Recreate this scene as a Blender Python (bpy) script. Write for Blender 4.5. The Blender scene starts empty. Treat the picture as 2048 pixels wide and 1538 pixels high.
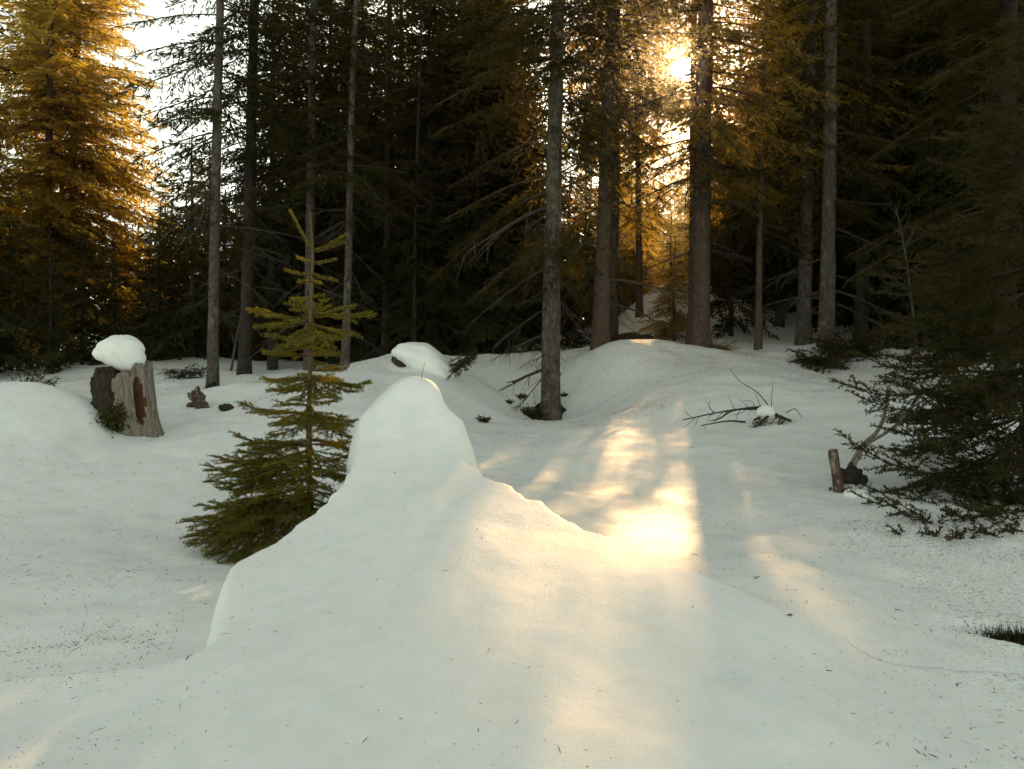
import bpy, math
import numpy as np

# ------------------------------------------------------------------ camera, sky, sun, exposure
scene = bpy.context.scene
COL = scene.collection
EYE = 1.6
FPX = 1775.0                      # focal length in pixels of the 2048 px wide frame
def P(px, py, d):
    return np.array([d*(px-1024.0)/FPX, d, EYE + d*(769.0-py)/FPX])

cam = bpy.data.cameras.new('camera'); cam_ob = bpy.data.objects.new('camera', cam); COL.objects.link(cam_ob)
cam.sensor_width = 36.0; cam.lens = FPX/2048*36.0; cam.clip_start = 0.05; cam.clip_end = 3000
cam_ob.location = (0, 0, EYE); cam_ob.rotation_euler = (math.radians(90), 0, 0)
scene.camera = cam_ob

SUN = P(1375, 145, 10) - np.array([0, 0, EYE]); SUN /= np.linalg.norm(SUN)
SUN_EL = math.asin(SUN[2]); SUN_AZ = math.atan2(SUN[0], SUN[1])
world = bpy.data.worlds.new('World'); scene.world = world; world.use_nodes = True
wn = world.node_tree; wn.nodes.clear()
sky = wn.nodes.new('ShaderNodeTexSky'); sky.sky_type = 'NISHITA'
sky.sun_disc = True; sky.sun_size = math.radians(2.0); sky.sun_intensity = 0.004
sky.sun_elevation = SUN_EL; sky.sun_rotation = SUN_AZ
sky.air_density = 1.0; sky.dust_density = 1.2; sky.ozone_density = 1.0; sky.altitude = 1200
hsv = wn.nodes.new('ShaderNodeHueSaturation'); hsv.inputs['Saturation'].default_value = 0.32
tint = wn.nodes.new('ShaderNodeMix'); tint.data_type = 'RGBA'; tint.blend_type = 'MULTIPLY'
tint.inputs[0].default_value = 1.0; tint.inputs[7].default_value = (0.985, 1.0, 0.80, 1)
bg = wn.nodes.new('ShaderNodeBackground'); bg.inputs['Strength'].default_value = 0.15
out = wn.nodes.new('ShaderNodeOutputWorld')
wn.links.new(sky.outputs[0], hsv.inputs['Color']); wn.links.new(hsv.outputs[0], tint.inputs[6])
wn.links.new(tint.outputs[2], bg.inputs['Color']); wn.links.new(bg.outputs[0], out.inputs['Surface'])

sl = bpy.data.lights.new('sun_lamp', 'SUN'); sl.energy = 3.3; sl.angle = math.radians(0.8); sl.color = (1.0, 0.58, 0.24)
slo = bpy.data.objects.new('sun_lamp', sl); COL.objects.link(slo)
from mathutils import Vector
slo.rotation_euler = Vector(SUN).to_track_quat('Z', 'Y').to_euler()

vs = scene.view_settings
scene.display_settings.display_device = 'sRGB'
vs.view_transform = 'Standard'; vs.look = 'None'; vs.gamma = 1.0; vs.use_curve_mapping = False
vs.exposure = 0.92
cy = scene.cycles
cy.use_denoising = True
try: cy.denoiser = 'OPENIMAGEDENOISE'
except Exception: pass
cy.max_bounces = 6; cy.diffuse_bounces = 3; cy.glossy_bounces = 2; cy.transmission_bounces = 4
cy.transparent_max_bounces = 4; cy.volume_bounces = 1; cy.sample_clamp_indirect = 6.0
cy.use_adaptive_sampling = True; cy.adaptive_threshold = 0.03

# ------------------------------------------------------------------ helpers
R = np.random.default_rng(11)

def add_mesh(name, V, F, mat, parent=None, smooth=False, link=True):
    me = bpy.data.meshes.new(name)
    V = np.ascontiguousarray(V, dtype=np.float32); F = np.ascontiguousarray(F, dtype=np.int32)
    me.vertices.add(len(V)); me.vertices.foreach_set('co', V.ravel())
    me.loops.add(F.size); me.loops.foreach_set('vertex_index', F.ravel())
    me.polygons.add(len(F)); me.polygons.foreach_set('loop_start', np.arange(len(F), dtype=np.int32)*F.shape[1])
    if smooth: me.polygons.foreach_set('use_smooth', np.ones(len(F), dtype=bool))
    me.update(calc_edges=True)
    me.materials.append(mat)
    if not link: return me
    return link_mesh(name, me, parent)
def link_mesh(name, me, parent=None):
    o = bpy.data.objects.new(name, me); COL.objects.link(o)
    if parent is not None: o.parent = parent
    return o
def tag(o, label, cat=None, group=None, kind=None):
    if label: o['label'] = label
    if cat: o['category'] = cat
    if group: o['group'] = group
    if kind: o['kind'] = kind
    return o
def empty(name, loc, label, cat, group=None):
    o = bpy.data.objects.new(name, None); COL.objects.link(o); o.location = tuple(float(v) for v in loc)
    o.empty_display_size = 0.1
    return tag(o, label, cat, group)
def quads(Q):                                   # (n,4,3) -> V, F
    return Q.reshape(-1, 3), np.arange(len(Q)*4).reshape(-1, 4)
def join(parts):
    Vs, Fs, n = [], [], 0
    for V, F in parts:
        Vs.append(V); Fs.append(F+n); n += len(V)
    return np.concatenate(Vs), np.concatenate(Fs)
def unit(v): return v/np.maximum(np.linalg.norm(v, axis=-1, keepdims=True), 1e-9)
def tube(path, rad, k=8, seed=0, wob=0.0, cap=False):
    path = np.asarray(path, float); rad = np.asarray(rad, float)*np.ones(len(path))
    if cap:
        path = np.concatenate([path[:1], path, path[-1:]]); rad = np.concatenate([[1e-4], rad, [1e-4]])
    t = np.gradient(path, axis=0)
    if cap: t[0] = t[2]; t[1] = t[2]; t[-1] = t[-3]; t[-2] = t[-3]
    t = unit(t)
    ref = np.array([0, 1.0, 0]) if abs(t[:, 1]).mean() < 0.8 else np.array([0, 0, 1.0])
    a = unit(np.cross(t, ref)); b = np.cross(t, a)
    th = np.linspace(0, 2*np.pi, k, endpoint=False)
    rr = rad[:, None]*np.ones(k)
    if wob:
        g = np.random.default_rng(seed)
        rr = rr*(1+wob*g.standard_normal(rr.shape))
    V = path[:, None]+rr[..., None]*(np.cos(th)[None, :, None]*a[:, None]+np.sin(th)[None, :, None]*b[:, None])
    n = len(path); i = np.arange(n-1)[:, None]; j = np.arange(k)[None]
    F = np.stack([i*k+j, i*k+(j+1) % k, (i+1)*k+(j+1) % k, (i+1)*k+j], -1).reshape(-1, 4)
    return V.reshape(-1, 3), F
def curve(pts, n=20):                           # Catmull-Rom through points
    p = np.asarray(pts, float); p = np.concatenate([[2*p[0]-p[1]], p, [2*p[-1]-p[-2]]])
    m = len(p)-3; u = np.linspace(0, m-1e-6, n); i = u.astype(int); t = (u-i)[:, None]
    a, b, c, d = p[i], p[i+1], p[i+2], p[i+3]
    return 0.5*((2*b)+(c-a)*t+(2*a-5*b+4*c-d)*t**2+(3*b-a-3*c+d)*t**3)
def _hash(ix, iy, s):
    h = (ix*374761393+iy*668265263+s*1274126177).astype(np.int64) & 0xffffffff
    h = ((h ^ (h >> 13))*1274126177) & 0xffffffff
    return ((h ^ (h >> 16)) & 0xffff)/65535.0*2-1
def vnoise(x, y, s=0):
    ix = np.floor(x).astype(np.int64); iy = np.floor(y).astype(np.int64); fx = x-ix; fy = y-iy
    fx = fx*fx*fx*(fx*(fx*6-15)+10); fy = fy*fy*fy*(fy*(fy*6-15)+10)
    a = _hash(ix, iy, s)*(1-fx)+_hash(ix+1, iy, s)*fx
    b = _hash(ix, iy+1, s)*(1-fx)+_hash(ix+1, iy+1, s)*fx
    return a*(1-fy)+b*fy
def fbm(x, y, s=0, o=4):
    r = 0; a = 1.0; f = 1.0
    for k in range(o):
        r = r+a*vnoise(x*f+k*17.3, y*f-k*9.1, s+k); a *= 0.5; f *= 2.03
    return r
def sstep(a, b, x):
    t = np.clip((x-a)/(b-a), 0, 1); return t*t*(3-2*t)
class TPS:
    def __init__(self, pts, lam=0.0):
        pts = np.asarray(pts, float); self.c = pts[:, :2]; z = pts[:, 2]; n = len(z)
        K = self.k(self.c)+lam*np.eye(n); Pm = np.c_[np.ones(n), self.c]
        A = np.block([[K, Pm], [Pm.T, np.zeros((3, 3))]])
        self.w = np.linalg.solve(A, np.r_[z, 0, 0, 0])
    def k(self, p):
        r2 = ((p[:, None]-self.c[None])**2).sum(-1)
        return 0.5*r2*np.log(np.maximum(r2, 1e-12))
    def __call__(self, x, y):
        sh = np.shape(x); p = np.c_[np.ravel(x), np.ravel(y)]; o = np.empty(len(p))
        for s in range(0, len(p), 40000):
            q = p[s:s+40000]; o[s:s+40000] = self.k(q)@self.w[:-3]+self.w[-3]+q@self.w[-2:]
        return o.reshape(sh)

# ------------------------------------------------------------------ materials
def newmat(name):
    m = bpy.data.materials.new(name); m.use_nodes = True; nt = m.node_tree; nt.nodes.clear()
    o = nt.nodes.new('ShaderNodeOutputMaterial'); return m, nt, o
def node(nt, t, **kw):
    n = nt.nodes.new(t)
    for k, v in kw.items():
        if k in n.inputs: n.inputs[k].default_value = v
        else: setattr(n, k, v)
    return n
def ramp(nt, stops):
    r = nt.nodes.new('ShaderNodeValToRGB'); e = r.color_ramp.elements
    while len(e) < len(stops): e.new(0.5)
    for k, (p, c) in enumerate(stops): e[k].position = p; e[k].color = (*c, 1)
    return r
def coords(nt, scale=(1, 1, 1)):
    tc = nt.nodes.new('ShaderNodeTexCoord'); mp = nt.nodes.new('ShaderNodeMapping'); mp.inputs['Scale'].default_value = scale
    nt.links.new(tc.outputs['Object'], mp.inputs['Vector']); return mp
def mat_snow(name='snow', sss=0.06):
    m, nt, o = newmat(name); L = nt.links.new
    g = nt.nodes.new('ShaderNodeNewGeometry')
    p = node(nt, 'ShaderNodeBsdfPrincipled', Roughness=0.55)
    p.inputs['Subsurface Weight'].default_value = 0.85; p.inputs['Subsurface Radius'].default_value = (1.0, 0.75, 0.55)
    p.inputs['Subsurface Scale'].default_value = sss; p.inputs['Specular IOR Level'].default_value = 0.25
    n1 = node(nt, 'ShaderNodeTexNoise', Scale=9.0, Detail=6.0, Roughness=0.6); L(g.outputs['Position'], n1.inputs['Vector'])
    cr = ramp(nt, [(0.3, (0.80, 0.83, 0.80)), (0.6, (0.87, 0.88, 0.86))]); L(n1.outputs['Fac'], cr.inputs['Fac'])
    # fine needle dust lying on the old snow, gathered in drifts
    mp = node(nt, 'ShaderNodeMapping'); mp.inputs['Scale'].default_value = (55, 110, 70); L(g.outputs['Position'], mp.inputs['Vector'])
    n2 = node(nt, 'ShaderNodeTexNoise', Scale=1.0, Detail=3.0, Roughness=0.7); L(mp.outputs[0], n2.inputs['Vector'])
    n3 = node(nt, 'ShaderNodeTexNoise', Scale=0.9, Detail=4.0, Roughness=0.65); L(g.outputs['Position'], n3.inputs['Vector'])
    at = node(nt, 'ShaderNodeAttribute'); at.attribute_name = 'litter'
    ad = node(nt, 'ShaderNodeMath', operation='MULTIPLY_ADD'); L(n3.outputs['Fac'], ad.inputs[0]); ad.inputs[1].default_value = 0.16; L(n2.outputs['Fac'], ad.inputs[2])
    ad2 = node(nt, 'ShaderNodeMath', operation='MULTIPLY_ADD'); L(at.outputs['Fac'], ad2.inputs[0]); ad2.inputs[1].default_value = 0.16; L(ad.outputs[0], ad2.inputs[2])
    r2 = ramp(nt, [(0.78, (0, 0, 0)), (0.88, (1, 1, 1))]); L(ad2.outputs[0], r2.inputs['Fac'])
    mx = node(nt, 'ShaderNodeMix', data_type='RGBA'); L(r2.outputs[0], mx.inputs[0]); L(cr.outputs[0], mx.inputs[6]); mx.inputs[7].default_value = (0.30, 0.27, 0.21, 1)
    L(mx.outputs[2], p.inputs['Base Color'])
    n4 = node(nt, 'ShaderNodeTexNoise', Scale=90.0, Detail=5.0, Roughness=0.7); L(g.outputs['Position'], n4.inputs['Vector'])
    n5 = node(nt, 'ShaderNodeTexNoise', Scale=14.0, Detail=5.0, Roughness=0.6); L(g.outputs['Position'], n5.inputs['Vector'])
    b1 = node(nt, 'ShaderNodeBump', Strength=0.6, Distance=0.006); L(n4.outputs['Fac'], b1.inputs['Height'])
    b2 = node(nt, 'ShaderNodeBump', Strength=0.32, Distance=0.012); L(n5.outputs['Fac'], b2.inputs['Height']); L(b1.outputs[0], b2.inputs['Normal'])
    L(b2.outputs[0], p.inputs['Normal']); L(p.outputs[0], o.inputs['Surface']); return m
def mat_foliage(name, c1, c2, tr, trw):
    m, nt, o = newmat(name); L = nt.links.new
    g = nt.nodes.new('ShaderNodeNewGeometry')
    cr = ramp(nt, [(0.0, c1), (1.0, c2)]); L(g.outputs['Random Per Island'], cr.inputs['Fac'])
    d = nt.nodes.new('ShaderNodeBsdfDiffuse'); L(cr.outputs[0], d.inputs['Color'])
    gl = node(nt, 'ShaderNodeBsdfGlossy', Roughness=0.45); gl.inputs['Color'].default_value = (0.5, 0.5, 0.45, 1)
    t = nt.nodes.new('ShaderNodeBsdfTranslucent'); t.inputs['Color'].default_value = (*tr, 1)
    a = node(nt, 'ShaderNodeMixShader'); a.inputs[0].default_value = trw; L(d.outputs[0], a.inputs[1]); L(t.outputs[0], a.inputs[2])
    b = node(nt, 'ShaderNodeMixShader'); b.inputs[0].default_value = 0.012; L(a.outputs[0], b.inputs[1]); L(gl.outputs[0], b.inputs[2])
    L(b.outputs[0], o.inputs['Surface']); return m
def mat_bark(name, c1, c2, c3, scale=(14, 14, 4), bump=0.02, lichen=None):
    m, nt, o = newmat(name); L = nt.links.new
    mp = coords(nt, scale)
    n = node(nt, 'ShaderNodeTexNoise', Scale=1.6, Detail=7.0, Roughness=0.68); L(mp.outputs[0], n.inputs['Vector'])
    v = node(nt, 'ShaderNodeTexVoronoi', Scale=2.6, feature='DISTANCE_TO_EDGE'); L(mp.outputs[0], v.inputs['Vector'])
    cr = ramp(nt, [(0.28, c1), (0.5, c2), (0.72, c3)]); L(n.outputs['Fac'], cr.inputs['Fac'])
    vr = ramp(nt, [(0.0, (0.45, 0.45, 0.45)), (0.12, (1, 1, 1))]); L(v.outputs['Distance'], vr.inputs['Fac'])
    mx = node(nt, 'ShaderNodeMix', data_type='RGBA', blend_type='MULTIPLY'); mx.inputs[0].default_value = 0.8
    L(cr.outputs[0], mx.inputs[6]); L(vr.outputs[0], mx.inputs[7]); col = mx.outputs[2]
    if lichen:
        n2 = node(nt, 'ShaderNodeTexNoise', Scale=0.55, Detail=5.0, Roughness=0.7); L(mp.outputs[0], n2.inputs['Vector'])
        r2 = ramp(nt, [(0.52, (0, 0, 0)), (0.64, (1, 1, 1))]); L(n2.outputs['Fac'], r2.inputs['Fac'])
        m2 = node(nt, 'ShaderNodeMix', data_type='RGBA'); L(r2.outputs[0], m2.inputs[0]); L(col, m2.inputs[6]); m2.inputs[7].default_value = (*lichen, 1); col = m2.outputs[2]
    p = node(nt, 'ShaderNodeBsdfPrincipled', Roughness=0.9); p.inputs['Specular IOR Level'].default_value = 0.15
    b = node(nt, 'ShaderNodeBump', Strength=0.8, Distance=bump); L(n.outputs['Fac'], b.inputs['Height'])
    L(col, p.inputs['Base Color']); L(b.outputs[0], p.inputs['Normal']); L(p.outputs[0], o.inputs['Surface']); return m
SNOW = mat_snow(); OLD_SNOW = mat_snow('old_snow', 0.008)
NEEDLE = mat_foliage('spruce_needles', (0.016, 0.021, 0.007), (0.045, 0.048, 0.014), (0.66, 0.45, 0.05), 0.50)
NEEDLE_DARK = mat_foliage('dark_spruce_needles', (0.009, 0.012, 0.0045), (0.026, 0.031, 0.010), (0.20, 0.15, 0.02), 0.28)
NEEDLE_SUNLIT = mat_foliage('sunlit_gold_needles', (0.055, 0.044, 0.010), (0.13, 0.092, 0.018), (0.85, 0.60, 0.08), 0.58)  # gold of backlit, sunlit spruce put into the needle colour
NEEDLE_YOUNG = mat_foliage('young_spruce_needles', (0.045, 0.060, 0.012), (0.12, 0.12, 0.022), (0.42, 0.34, 0.04), 0.40)
TWIG = mat_bark('twig_bark', (0.03, 0.024, 0.017), (0.06, 0.046, 0.032), (0.11, 0.085, 0.06), (40, 40, 40), 0.003)
DEAD = mat_bark('dead_twig', (0.032, 0.027, 0.021), (0.062, 0.052, 0.042), (0.11, 0.094, 0.077), (40, 40, 40), 0.003)
BARK = mat_bark('spruce_bark', (0.030, 0.024, 0.018), (0.080, 0.067, 0.052), (0.155, 0.132, 0.105), (16, 16, 9), 0.02, (0.135, 0.125, 0.10))
BARK_DARK = mat_bark('dark_spruce_bark', (0.020, 0.016, 0.012), (0.042, 0.034, 0.026), (0.08, 0.066, 0.052), (16, 16, 9), 0.02)
BARK_RED = mat_bark('reddish_spruce_bark', (0.042, 0.028, 0.020), (0.095, 0.066, 0.048), (0.16, 0.118, 0.09), (16, 16, 9), 0.02)
BARK_YOUNG = mat_bark('young_spruce_bark', (0.07, 0.05, 0.03), (0.13, 0.095, 0.055), (0.19, 0.14, 0.085), (50, 50, 25), 0.004)
WOOD_GREY = mat_bark('weathered_wood', (0.075, 0.062, 0.05), (0.24, 0.205, 0.17), (0.36, 0.32, 0.27), (38, 38, 3.2), 0.012)
WOOD_ROT = mat_bark('rotten_wood', (0.022, 0.011, 0.005), (0.085, 0.042, 0.018), (0.18, 0.095, 0.042), (26, 26, 9), 0.03)
STUMP_BARK = mat_bark('old_stump_bark', (0.014, 0.011, 0.008), (0.045, 0.036, 0.027), (0.12, 0.10, 0.08), (24, 24, 12), 0.03, (0.06, 0.048, 0.032))
POLE_BARK = mat_bark('flaky_pole_bark', (0.04, 0.022, 0.014), (0.09, 0.055, 0.036), (0.15, 0.10, 0.07), (40, 40, 22), 0.008, (0.27, 0.23, 0.19))
EARTH = mat_bark('dark_earth', (0.010, 0.008, 0.006), (0.022, 0.017, 0.012), (0.05, 0.036, 0.024), (22, 22, 22), 0.03)
MOSS = mat_foliage('moss', (0.03, 0.03, 0.010), (0.07, 0.062, 0.018), (0.12, 0.11, 0.02), 0.2)
LITTER = mat_bark('needle_litter', (0.035, 0.025, 0.016), (0.07, 0.05, 0.033), (0.12, 0.09, 0.06), (60, 60, 60), 0.002)
GRASS = mat_foliage('dark_heather', (0.012, 0.012, 0.006), (0.04, 0.035, 0.015), (0.08, 0.06, 0.02), 0.2)
STRAW = mat_foliage('dry_grass', (0.16, 0.10, 0.03), (0.22, 0.15, 0.05), (0.4, 0.25, 0.08), 0.3)

# ------------------------------------------------------------------ terrain
GP = [(100,1150,4.0),(450,1130,4.3),(100,1300,3.0),(100,1500,2.3),(300,1250,3.2),(330,1040,5.4),(100,1000,5.8),(100,880,6.9),(90,795,7.7),
      (-200,800,7.5),(-200,1000,5.5),(-200,1200,3.6),(210,868,7.3),(300,870,7.6),(350,850,8.6),(400,860,7.6),(500,832,8.2),(560,860,7.6),(420,825,9.4),(500,790,10.4),
      (640,800,8.9),(700,762,9.6),(740,728,10.6),(620,760,11.0),(430,762,12.0),(490,752,13.0),(350,722,17),(220,752,14.5),(100,758,14.5),(0,785,12.2),(-200,770,13),
      (830,722,11.0),(900,716,12.0),(1000,722,12.9),(930,762,11.2),(960,838,9.8),(1100,820,11.7),(1000,900,7.8),(1100,962,6.8),(1250,992,6.2),(1400,1000,5.9),
      (1180,785,11.8),(1250,722,12.0),(1270,690,12.4),(1200,690,12.7),(1130,718,13.0),(1390,698,12.9),(1330,705,12.3),(1300,860,8.5),(1400,800,9.6),(1520,842,8.6),(1450,762,10.4),
      (1520,702,13.2),(1650,735,11.6),(1600,700,13.0),(1750,722,12.2),(1700,870,8.0),(1780,840,8.6),(1700,965,6.5),(1850,930,6.9),(1700,1050,5.0),(1500,1060,5.2),(1500,1150,3.9),
      (1900,1100,4.6),(1900,1200,3.8),(1900,1300,3.0),(2040,1400,2.6),(2040,1530,2.2),(2200,1000,5.8),(2300,1200,3.9),(2300,850,8),(2100,760,11.5),
      (1320,690,14.5),(1250,690,14.5),(1300,632,19),(1370,628,20),(1460,630,19.5),(1590,648,18),(1690,632,19),(1800,640,18),(2100,660,17),(1150,705,15),(1000,722,15),(800,735,14.5),(650,745,14.5)]
gp = [P(*q) for q in GP]
for x, y, z in [(0,0.2,0.50),(1.2,0.4,0.52),(-1.2,0.4,0.52),(0,-3,0.45),(4,-2,0.5),(-4,-2,0.5),(0,3.2,0.66),(0.2,2.2,0.60),(-0.4,4.6,0.72),(0,5.8,0.85),(7,0,0.7),(-7,0,0.8),
                (0,-14,0.2),(14,-8,0.6),(-14,-8,0.8),(-12,10,1.5),(-16,20,1.9),(-9,24,1.7),(-3,24,1.5),(2,26,2.4),(8,26,3.0),(14,20,2.6),(14,8,1.4),
                (0,45,2.5),(-22,45,2.0),(22,45,3.2),(40,10,2.0),(-40,10,2.0),(0,-45,-0.5),(40,-30,0),(-40,-30,0)]:
    gp.append(np.array([x, y, z]))
g_tps = TPS(gp, lam=0.002)
def G(x, y):
    x = np.asarray(x, float); y = np.asarray(y, float)
    r = np.hypot(x, y-5)
    k = np.minimum(1.0, 42/np.maximum(r, 1e-6))
    z = g_tps(x*k, 5+(y-5)*k)
    far = sstep(3, 14, y)
    z = z+0.018*fbm(x*1.1, y*1.1, 3, 4)+far*0.065*fbm(x*0.7+5, y*0.7, 9, 4)+0.008*fbm(x*5, y*5, 21, 3)
    # rounded mound of snow left of the old stump, with a blunt right end
    s = P(205, 820, 7.45)
    e = sstep(0.10, -0.10, x-s[0]-0.04*vnoise(y*3, y*0, 5))*np.exp(-((y-7.45)/0.75)**2)
    z = z+0.13*e*np.exp(-((x-s[0]+0.4)/1.0)**2)
    # hollows melted round the trunks
    for (px, py, d, rr, dep) in [(1100, 815, 11.7, 0.32, 0.16), (425, 760, 12, 0.3, 0.1), (1400, 695, 13.5, 0.35, 0.08), (1200, 687, 13, 0.3, 0.08)]:
        c = P(px, py, d); z = z-dep*np.exp(-(((x-c[0])**2+(y-c[1])**2)/rr**2))
    for (px, py, d, rr, dep) in [(1300, 650, 17.0, 0.8, 0.60), (1368, 640, 17.6, 0.7, 0.55), (1470, 650, 17.4, 0.9, 0.50), (1620, 660, 17.6, 0.7, 0.22), (1690, 640, 18.4, 0.9, 0.35), (1250, 690, 12.6, 0.5, 0.07), (1330, 700, 12.9, 0.35, 0.06), (1440, 705, 12.6, 0.4, 0.06), (430, 800, 10.6, 0.5, 0.10), (520, 800, 10.4, 0.6, 0.08)]:
        c = P(px, py, d); z = z+dep*np.exp(-(((x-c[0])**2+(y-c[1])**2)/rr**2))
    # hollow with heather at the right
    c = P(2030, 1268, 3.28); z = z-0.05*np.exp(-(((x-c[0])/0.17)**2+((y-c[1])/0.12)**2)*(1+0.8*vnoise(x*9, y*9, 13)))
    c = P(800, 735, 10.75); z = z-0.13*np.exp(-(((x-c[0])/0.16)**2+((y-c[1])/0.3)**2))
    # foot of the young spruce
    z = z-0.06*np.exp(-(((x+1.05)**2+(y-4.75)**2)/0.3**2))
    return z
def axis(segs):
    o = []
    for a, b, n in segs: o.append(np.linspace(a, b, n, endpoint=False))
    return np.concatenate(o)
gx = np.concatenate([-np.geomspace(400, 9, 40, endpoint=False), axis([(-9, -4.5, 50), (-4.5, 4.5, 200), (4.5, 9, 50)]), np.geomspace(9, 400, 40)])
gy = np.concatenate([-np.geomspace(400, 3, 30, endpoint=False), axis([(-3, 1, 25), (1, 10, 200), (10, 22, 130)]), np.geomspace(22, 600, 50)])
X, Y = np.meshgrid(gx, gy); Z = G(X, Y)
def grid_faces(nr, nc):
    i = np.arange(nr-1)[:, None]; j = np.arange(nc-1)[None]
    return np.stack([i*nc+j, i*nc+j+1, (i+1)*nc+j+1, (i+1)*nc+j], -1).reshape(-1, 4)
def litter_density(x, y):
    right = sstep(0.9, 2.0, x-0.12*(y-3))*sstep(1.6, 2.6, y)*sstep(6.6, 4.6, y)
    back = sstep(8.2, 10.5, y)*sstep(-1.0, 0.5, x)*0.75*sstep(22, 14, y)
    backl = sstep(8.4, 9.6, y)*sstep(-0.5, -1.5, x)*0.55*sstep(22, 14, y)
    left = sstep(-0.6, -1.4, x)*sstep(5.6, 3.5, y)*0.22
    mid = 0.22*sstep(4.5, 6, y)
    return np.clip(right+back+backl+left+mid, 0, 1)
def set_litter(o, x, y, k=1.0):
    a = o.data.attributes.new('litter', 'FLOAT', 'POINT')
    a.data.foreach_set('value', (k*litter_density(x, y)).astype(np.float32).ravel())
ground = add_mesh('snow_ground', np.stack([X, Y, Z], -1).reshape(-1, 3), grid_faces(len(gy), len(gx)), OLD_SNOW, smooth=True)
set_litter(ground, X, Y)
tag(ground, 'old snow cover of the forest clearing, strewn with needles', kind='structure')

# ---- the great snow mound in the foreground
MP = [(795,771,4.58),(830,770,4.58),(866,772,4.58),(795,764,4.80),(830,763,4.80),(866,764,4.80),(755,795,4.64),(830,805,4.54),(888,800,4.60),(830,860,4.39),(830,930,4.13),(840,1000,3.74),(850,1080,3.36),(850,1154,3.05),(850,1270,2.62),(850,1386,2.30),(850,1538,1.98),
      (722,830,4.50),(722,880,4.37),(728,930,4.18),(700,975,4.00),(650,1024,3.82),(600,1060,3.70),(520,1110,3.50),(640,1150,3.20),(460,1150,3.32),(450,1240,2.98),(430,1320,2.66),(600,1300,2.60),(500,1450,2.20),(250,1450,2.36),(250,1538,2.12),
      (915,822,4.54),(942,870,4.44),(946,925,4.24),(1010,975,4.02),(1100,1025,3.80),(1200,1085,3.52),(1300,1120,3.36),(1400,1155,3.22),(1000,1050,3.62),(1050,1150,3.12),(1100,1280,2.62),(1150,1400,2.28),(1200,1538,1.97),
      (1300,1220,2.86),(1450,1220,2.90),(1450,1330,2.50),(1550,1420,2.26),(1650,1270,2.78),(1800,1370,2.52),(1950,1480,2.30),(1700,1500,2.12),(2040,1560,2.12)]
mp_ = [P(*q) for q in MP]
for x, y, z in [(0,1.2,0.56),(-1.2,1.2,0.55),(1.3,1.2,0.55),(0,0.5,0.46),(-0.5,5.1,1.62)]: mp_.append(np.array([x, y, z]))
mp_ = [q for q in mp_ if not (q[0] < -0.85 and q[1] < 2.45) and not (q[0] > 0.75 and q[1] < 3.0)]
for x, y, dz in [(-1.30,2.2,-0.03),(-1.45,1.8,-0.03),(-1.5,1.3,-0.03),(-1.15,2.35,-0.015),(-1.05,2.1,0.02),(-1.1,1.7,0.02),(-1.8,2.2,-0.08),(-1.9,1.6,-0.08),(1.00,2.75,0.02),(1.2,2.55,-0.02),(1.3,2.2,-0.02),(1.35,1.8,-0.02),(1.35,1.3,-0.02),(1.7,2.6,-0.08),(1.8,1.9,-0.08),(1.25,3.0,-0.04),(0.95,2.4,0.05),(0.9,2.0,0.05)]:
    mp_.append(np.array([x, y, float(G(x, y))+dz]))
m_tps = TPS(mp_, lam=0.0015)
OUT = [(428,1345,2.60),(432,1240,2.98),(446,1150,3.32),(470,1118,3.46),(530,1085,3.62),(600,1040,3.80),(636,1000,3.92),(676,945,4.10),(708,895,4.28),(710,860,4.42),(712,828,4.54),(752,790,4.63),(784,776,4.72),(788,765,4.80),(792,762,4.83),(802,760,4.84),(856,759,4.84),(865,761,4.83),(869,766,4.80),(872,780,4.74),
       (884,794,4.64),(914,835,4.54),(936,876,4.44),(942,902,4.37),(946,930,4.24),(1000,962,4.12),(1060,1000,3.98),(1150,1048,3.74),(1250,1090,3.54),(1340,1122,3.40),(1420,1152,3.26)]
poly = [P(*q)[:2] for q in OUT]+[np.array(q) for q in [(1.15, 3.15), (1.6, 2.9), (1.9, 2.4), (2.0, 1.7), (1.95, 0.7), (-1.95, 0.7), (-2.0, 1.7), (-1.8, 2.2), (-1.2, 2.42)]]
poly = np.array(poly)
pe = curve(np.concatenate([poly, poly[:1]]), 140)[:-1]
def sdf(x, y):
    p = np.stack([np.ravel(x), np.ravel(y)], -1); a = pe; b = np.roll(pe, -1, 0)
    d = np.full(len(p), 1e9); near = np.zeros((len(p), 2)); inside = np.zeros(len(p), bool)
    for k in range(len(a)):
        e = b[k]-a[k]; w = p-a[k]; t = np.clip((w@e)/(e@e+1e-12), 0, 1); q = a[k]+t[:, None]*e
        dd = np.hypot(*(p-q).T); m = dd < d; d[m] = dd[m]; near[m] = q[m]
        c = (a[k][1] > p[:, 1]) != (b[k][1] > p[:, 1])
        xi = a[k][0]+(p[:, 1]-a[k][1])/((b[k][1]-a[k][1]) or 1e-9)*(b[k][0]-a[k][0])
        inside ^= c & (p[:, 0] < xi)
    return np.where(inside, -d, d), near, inside
def merge(x, y):                      # 1 where the mound runs out softly into the snow around it
    t = sstep(-0.6, 0.8, x); return sstep(3.20+0.05*t, 2.70+0.10*t, y)
def M_top(x, y):
    m = m_tps(x, y)+0.006*fbm(x*3, y*3, 31, 4); w = merge(x, y)
    if np.any(w > 0):
        g = G(x, y); k = 0.09; h = np.clip(0.5+0.5*(m-g)/k, 0, 1); sm = m*h+g*(1-h)+k*h*(1-h)
        off = 0.0015-0.03*sstep(1.75, 2.15, np.abs(x))
        m = m*(1-w)+(sm+off)*w
    return m
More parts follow.
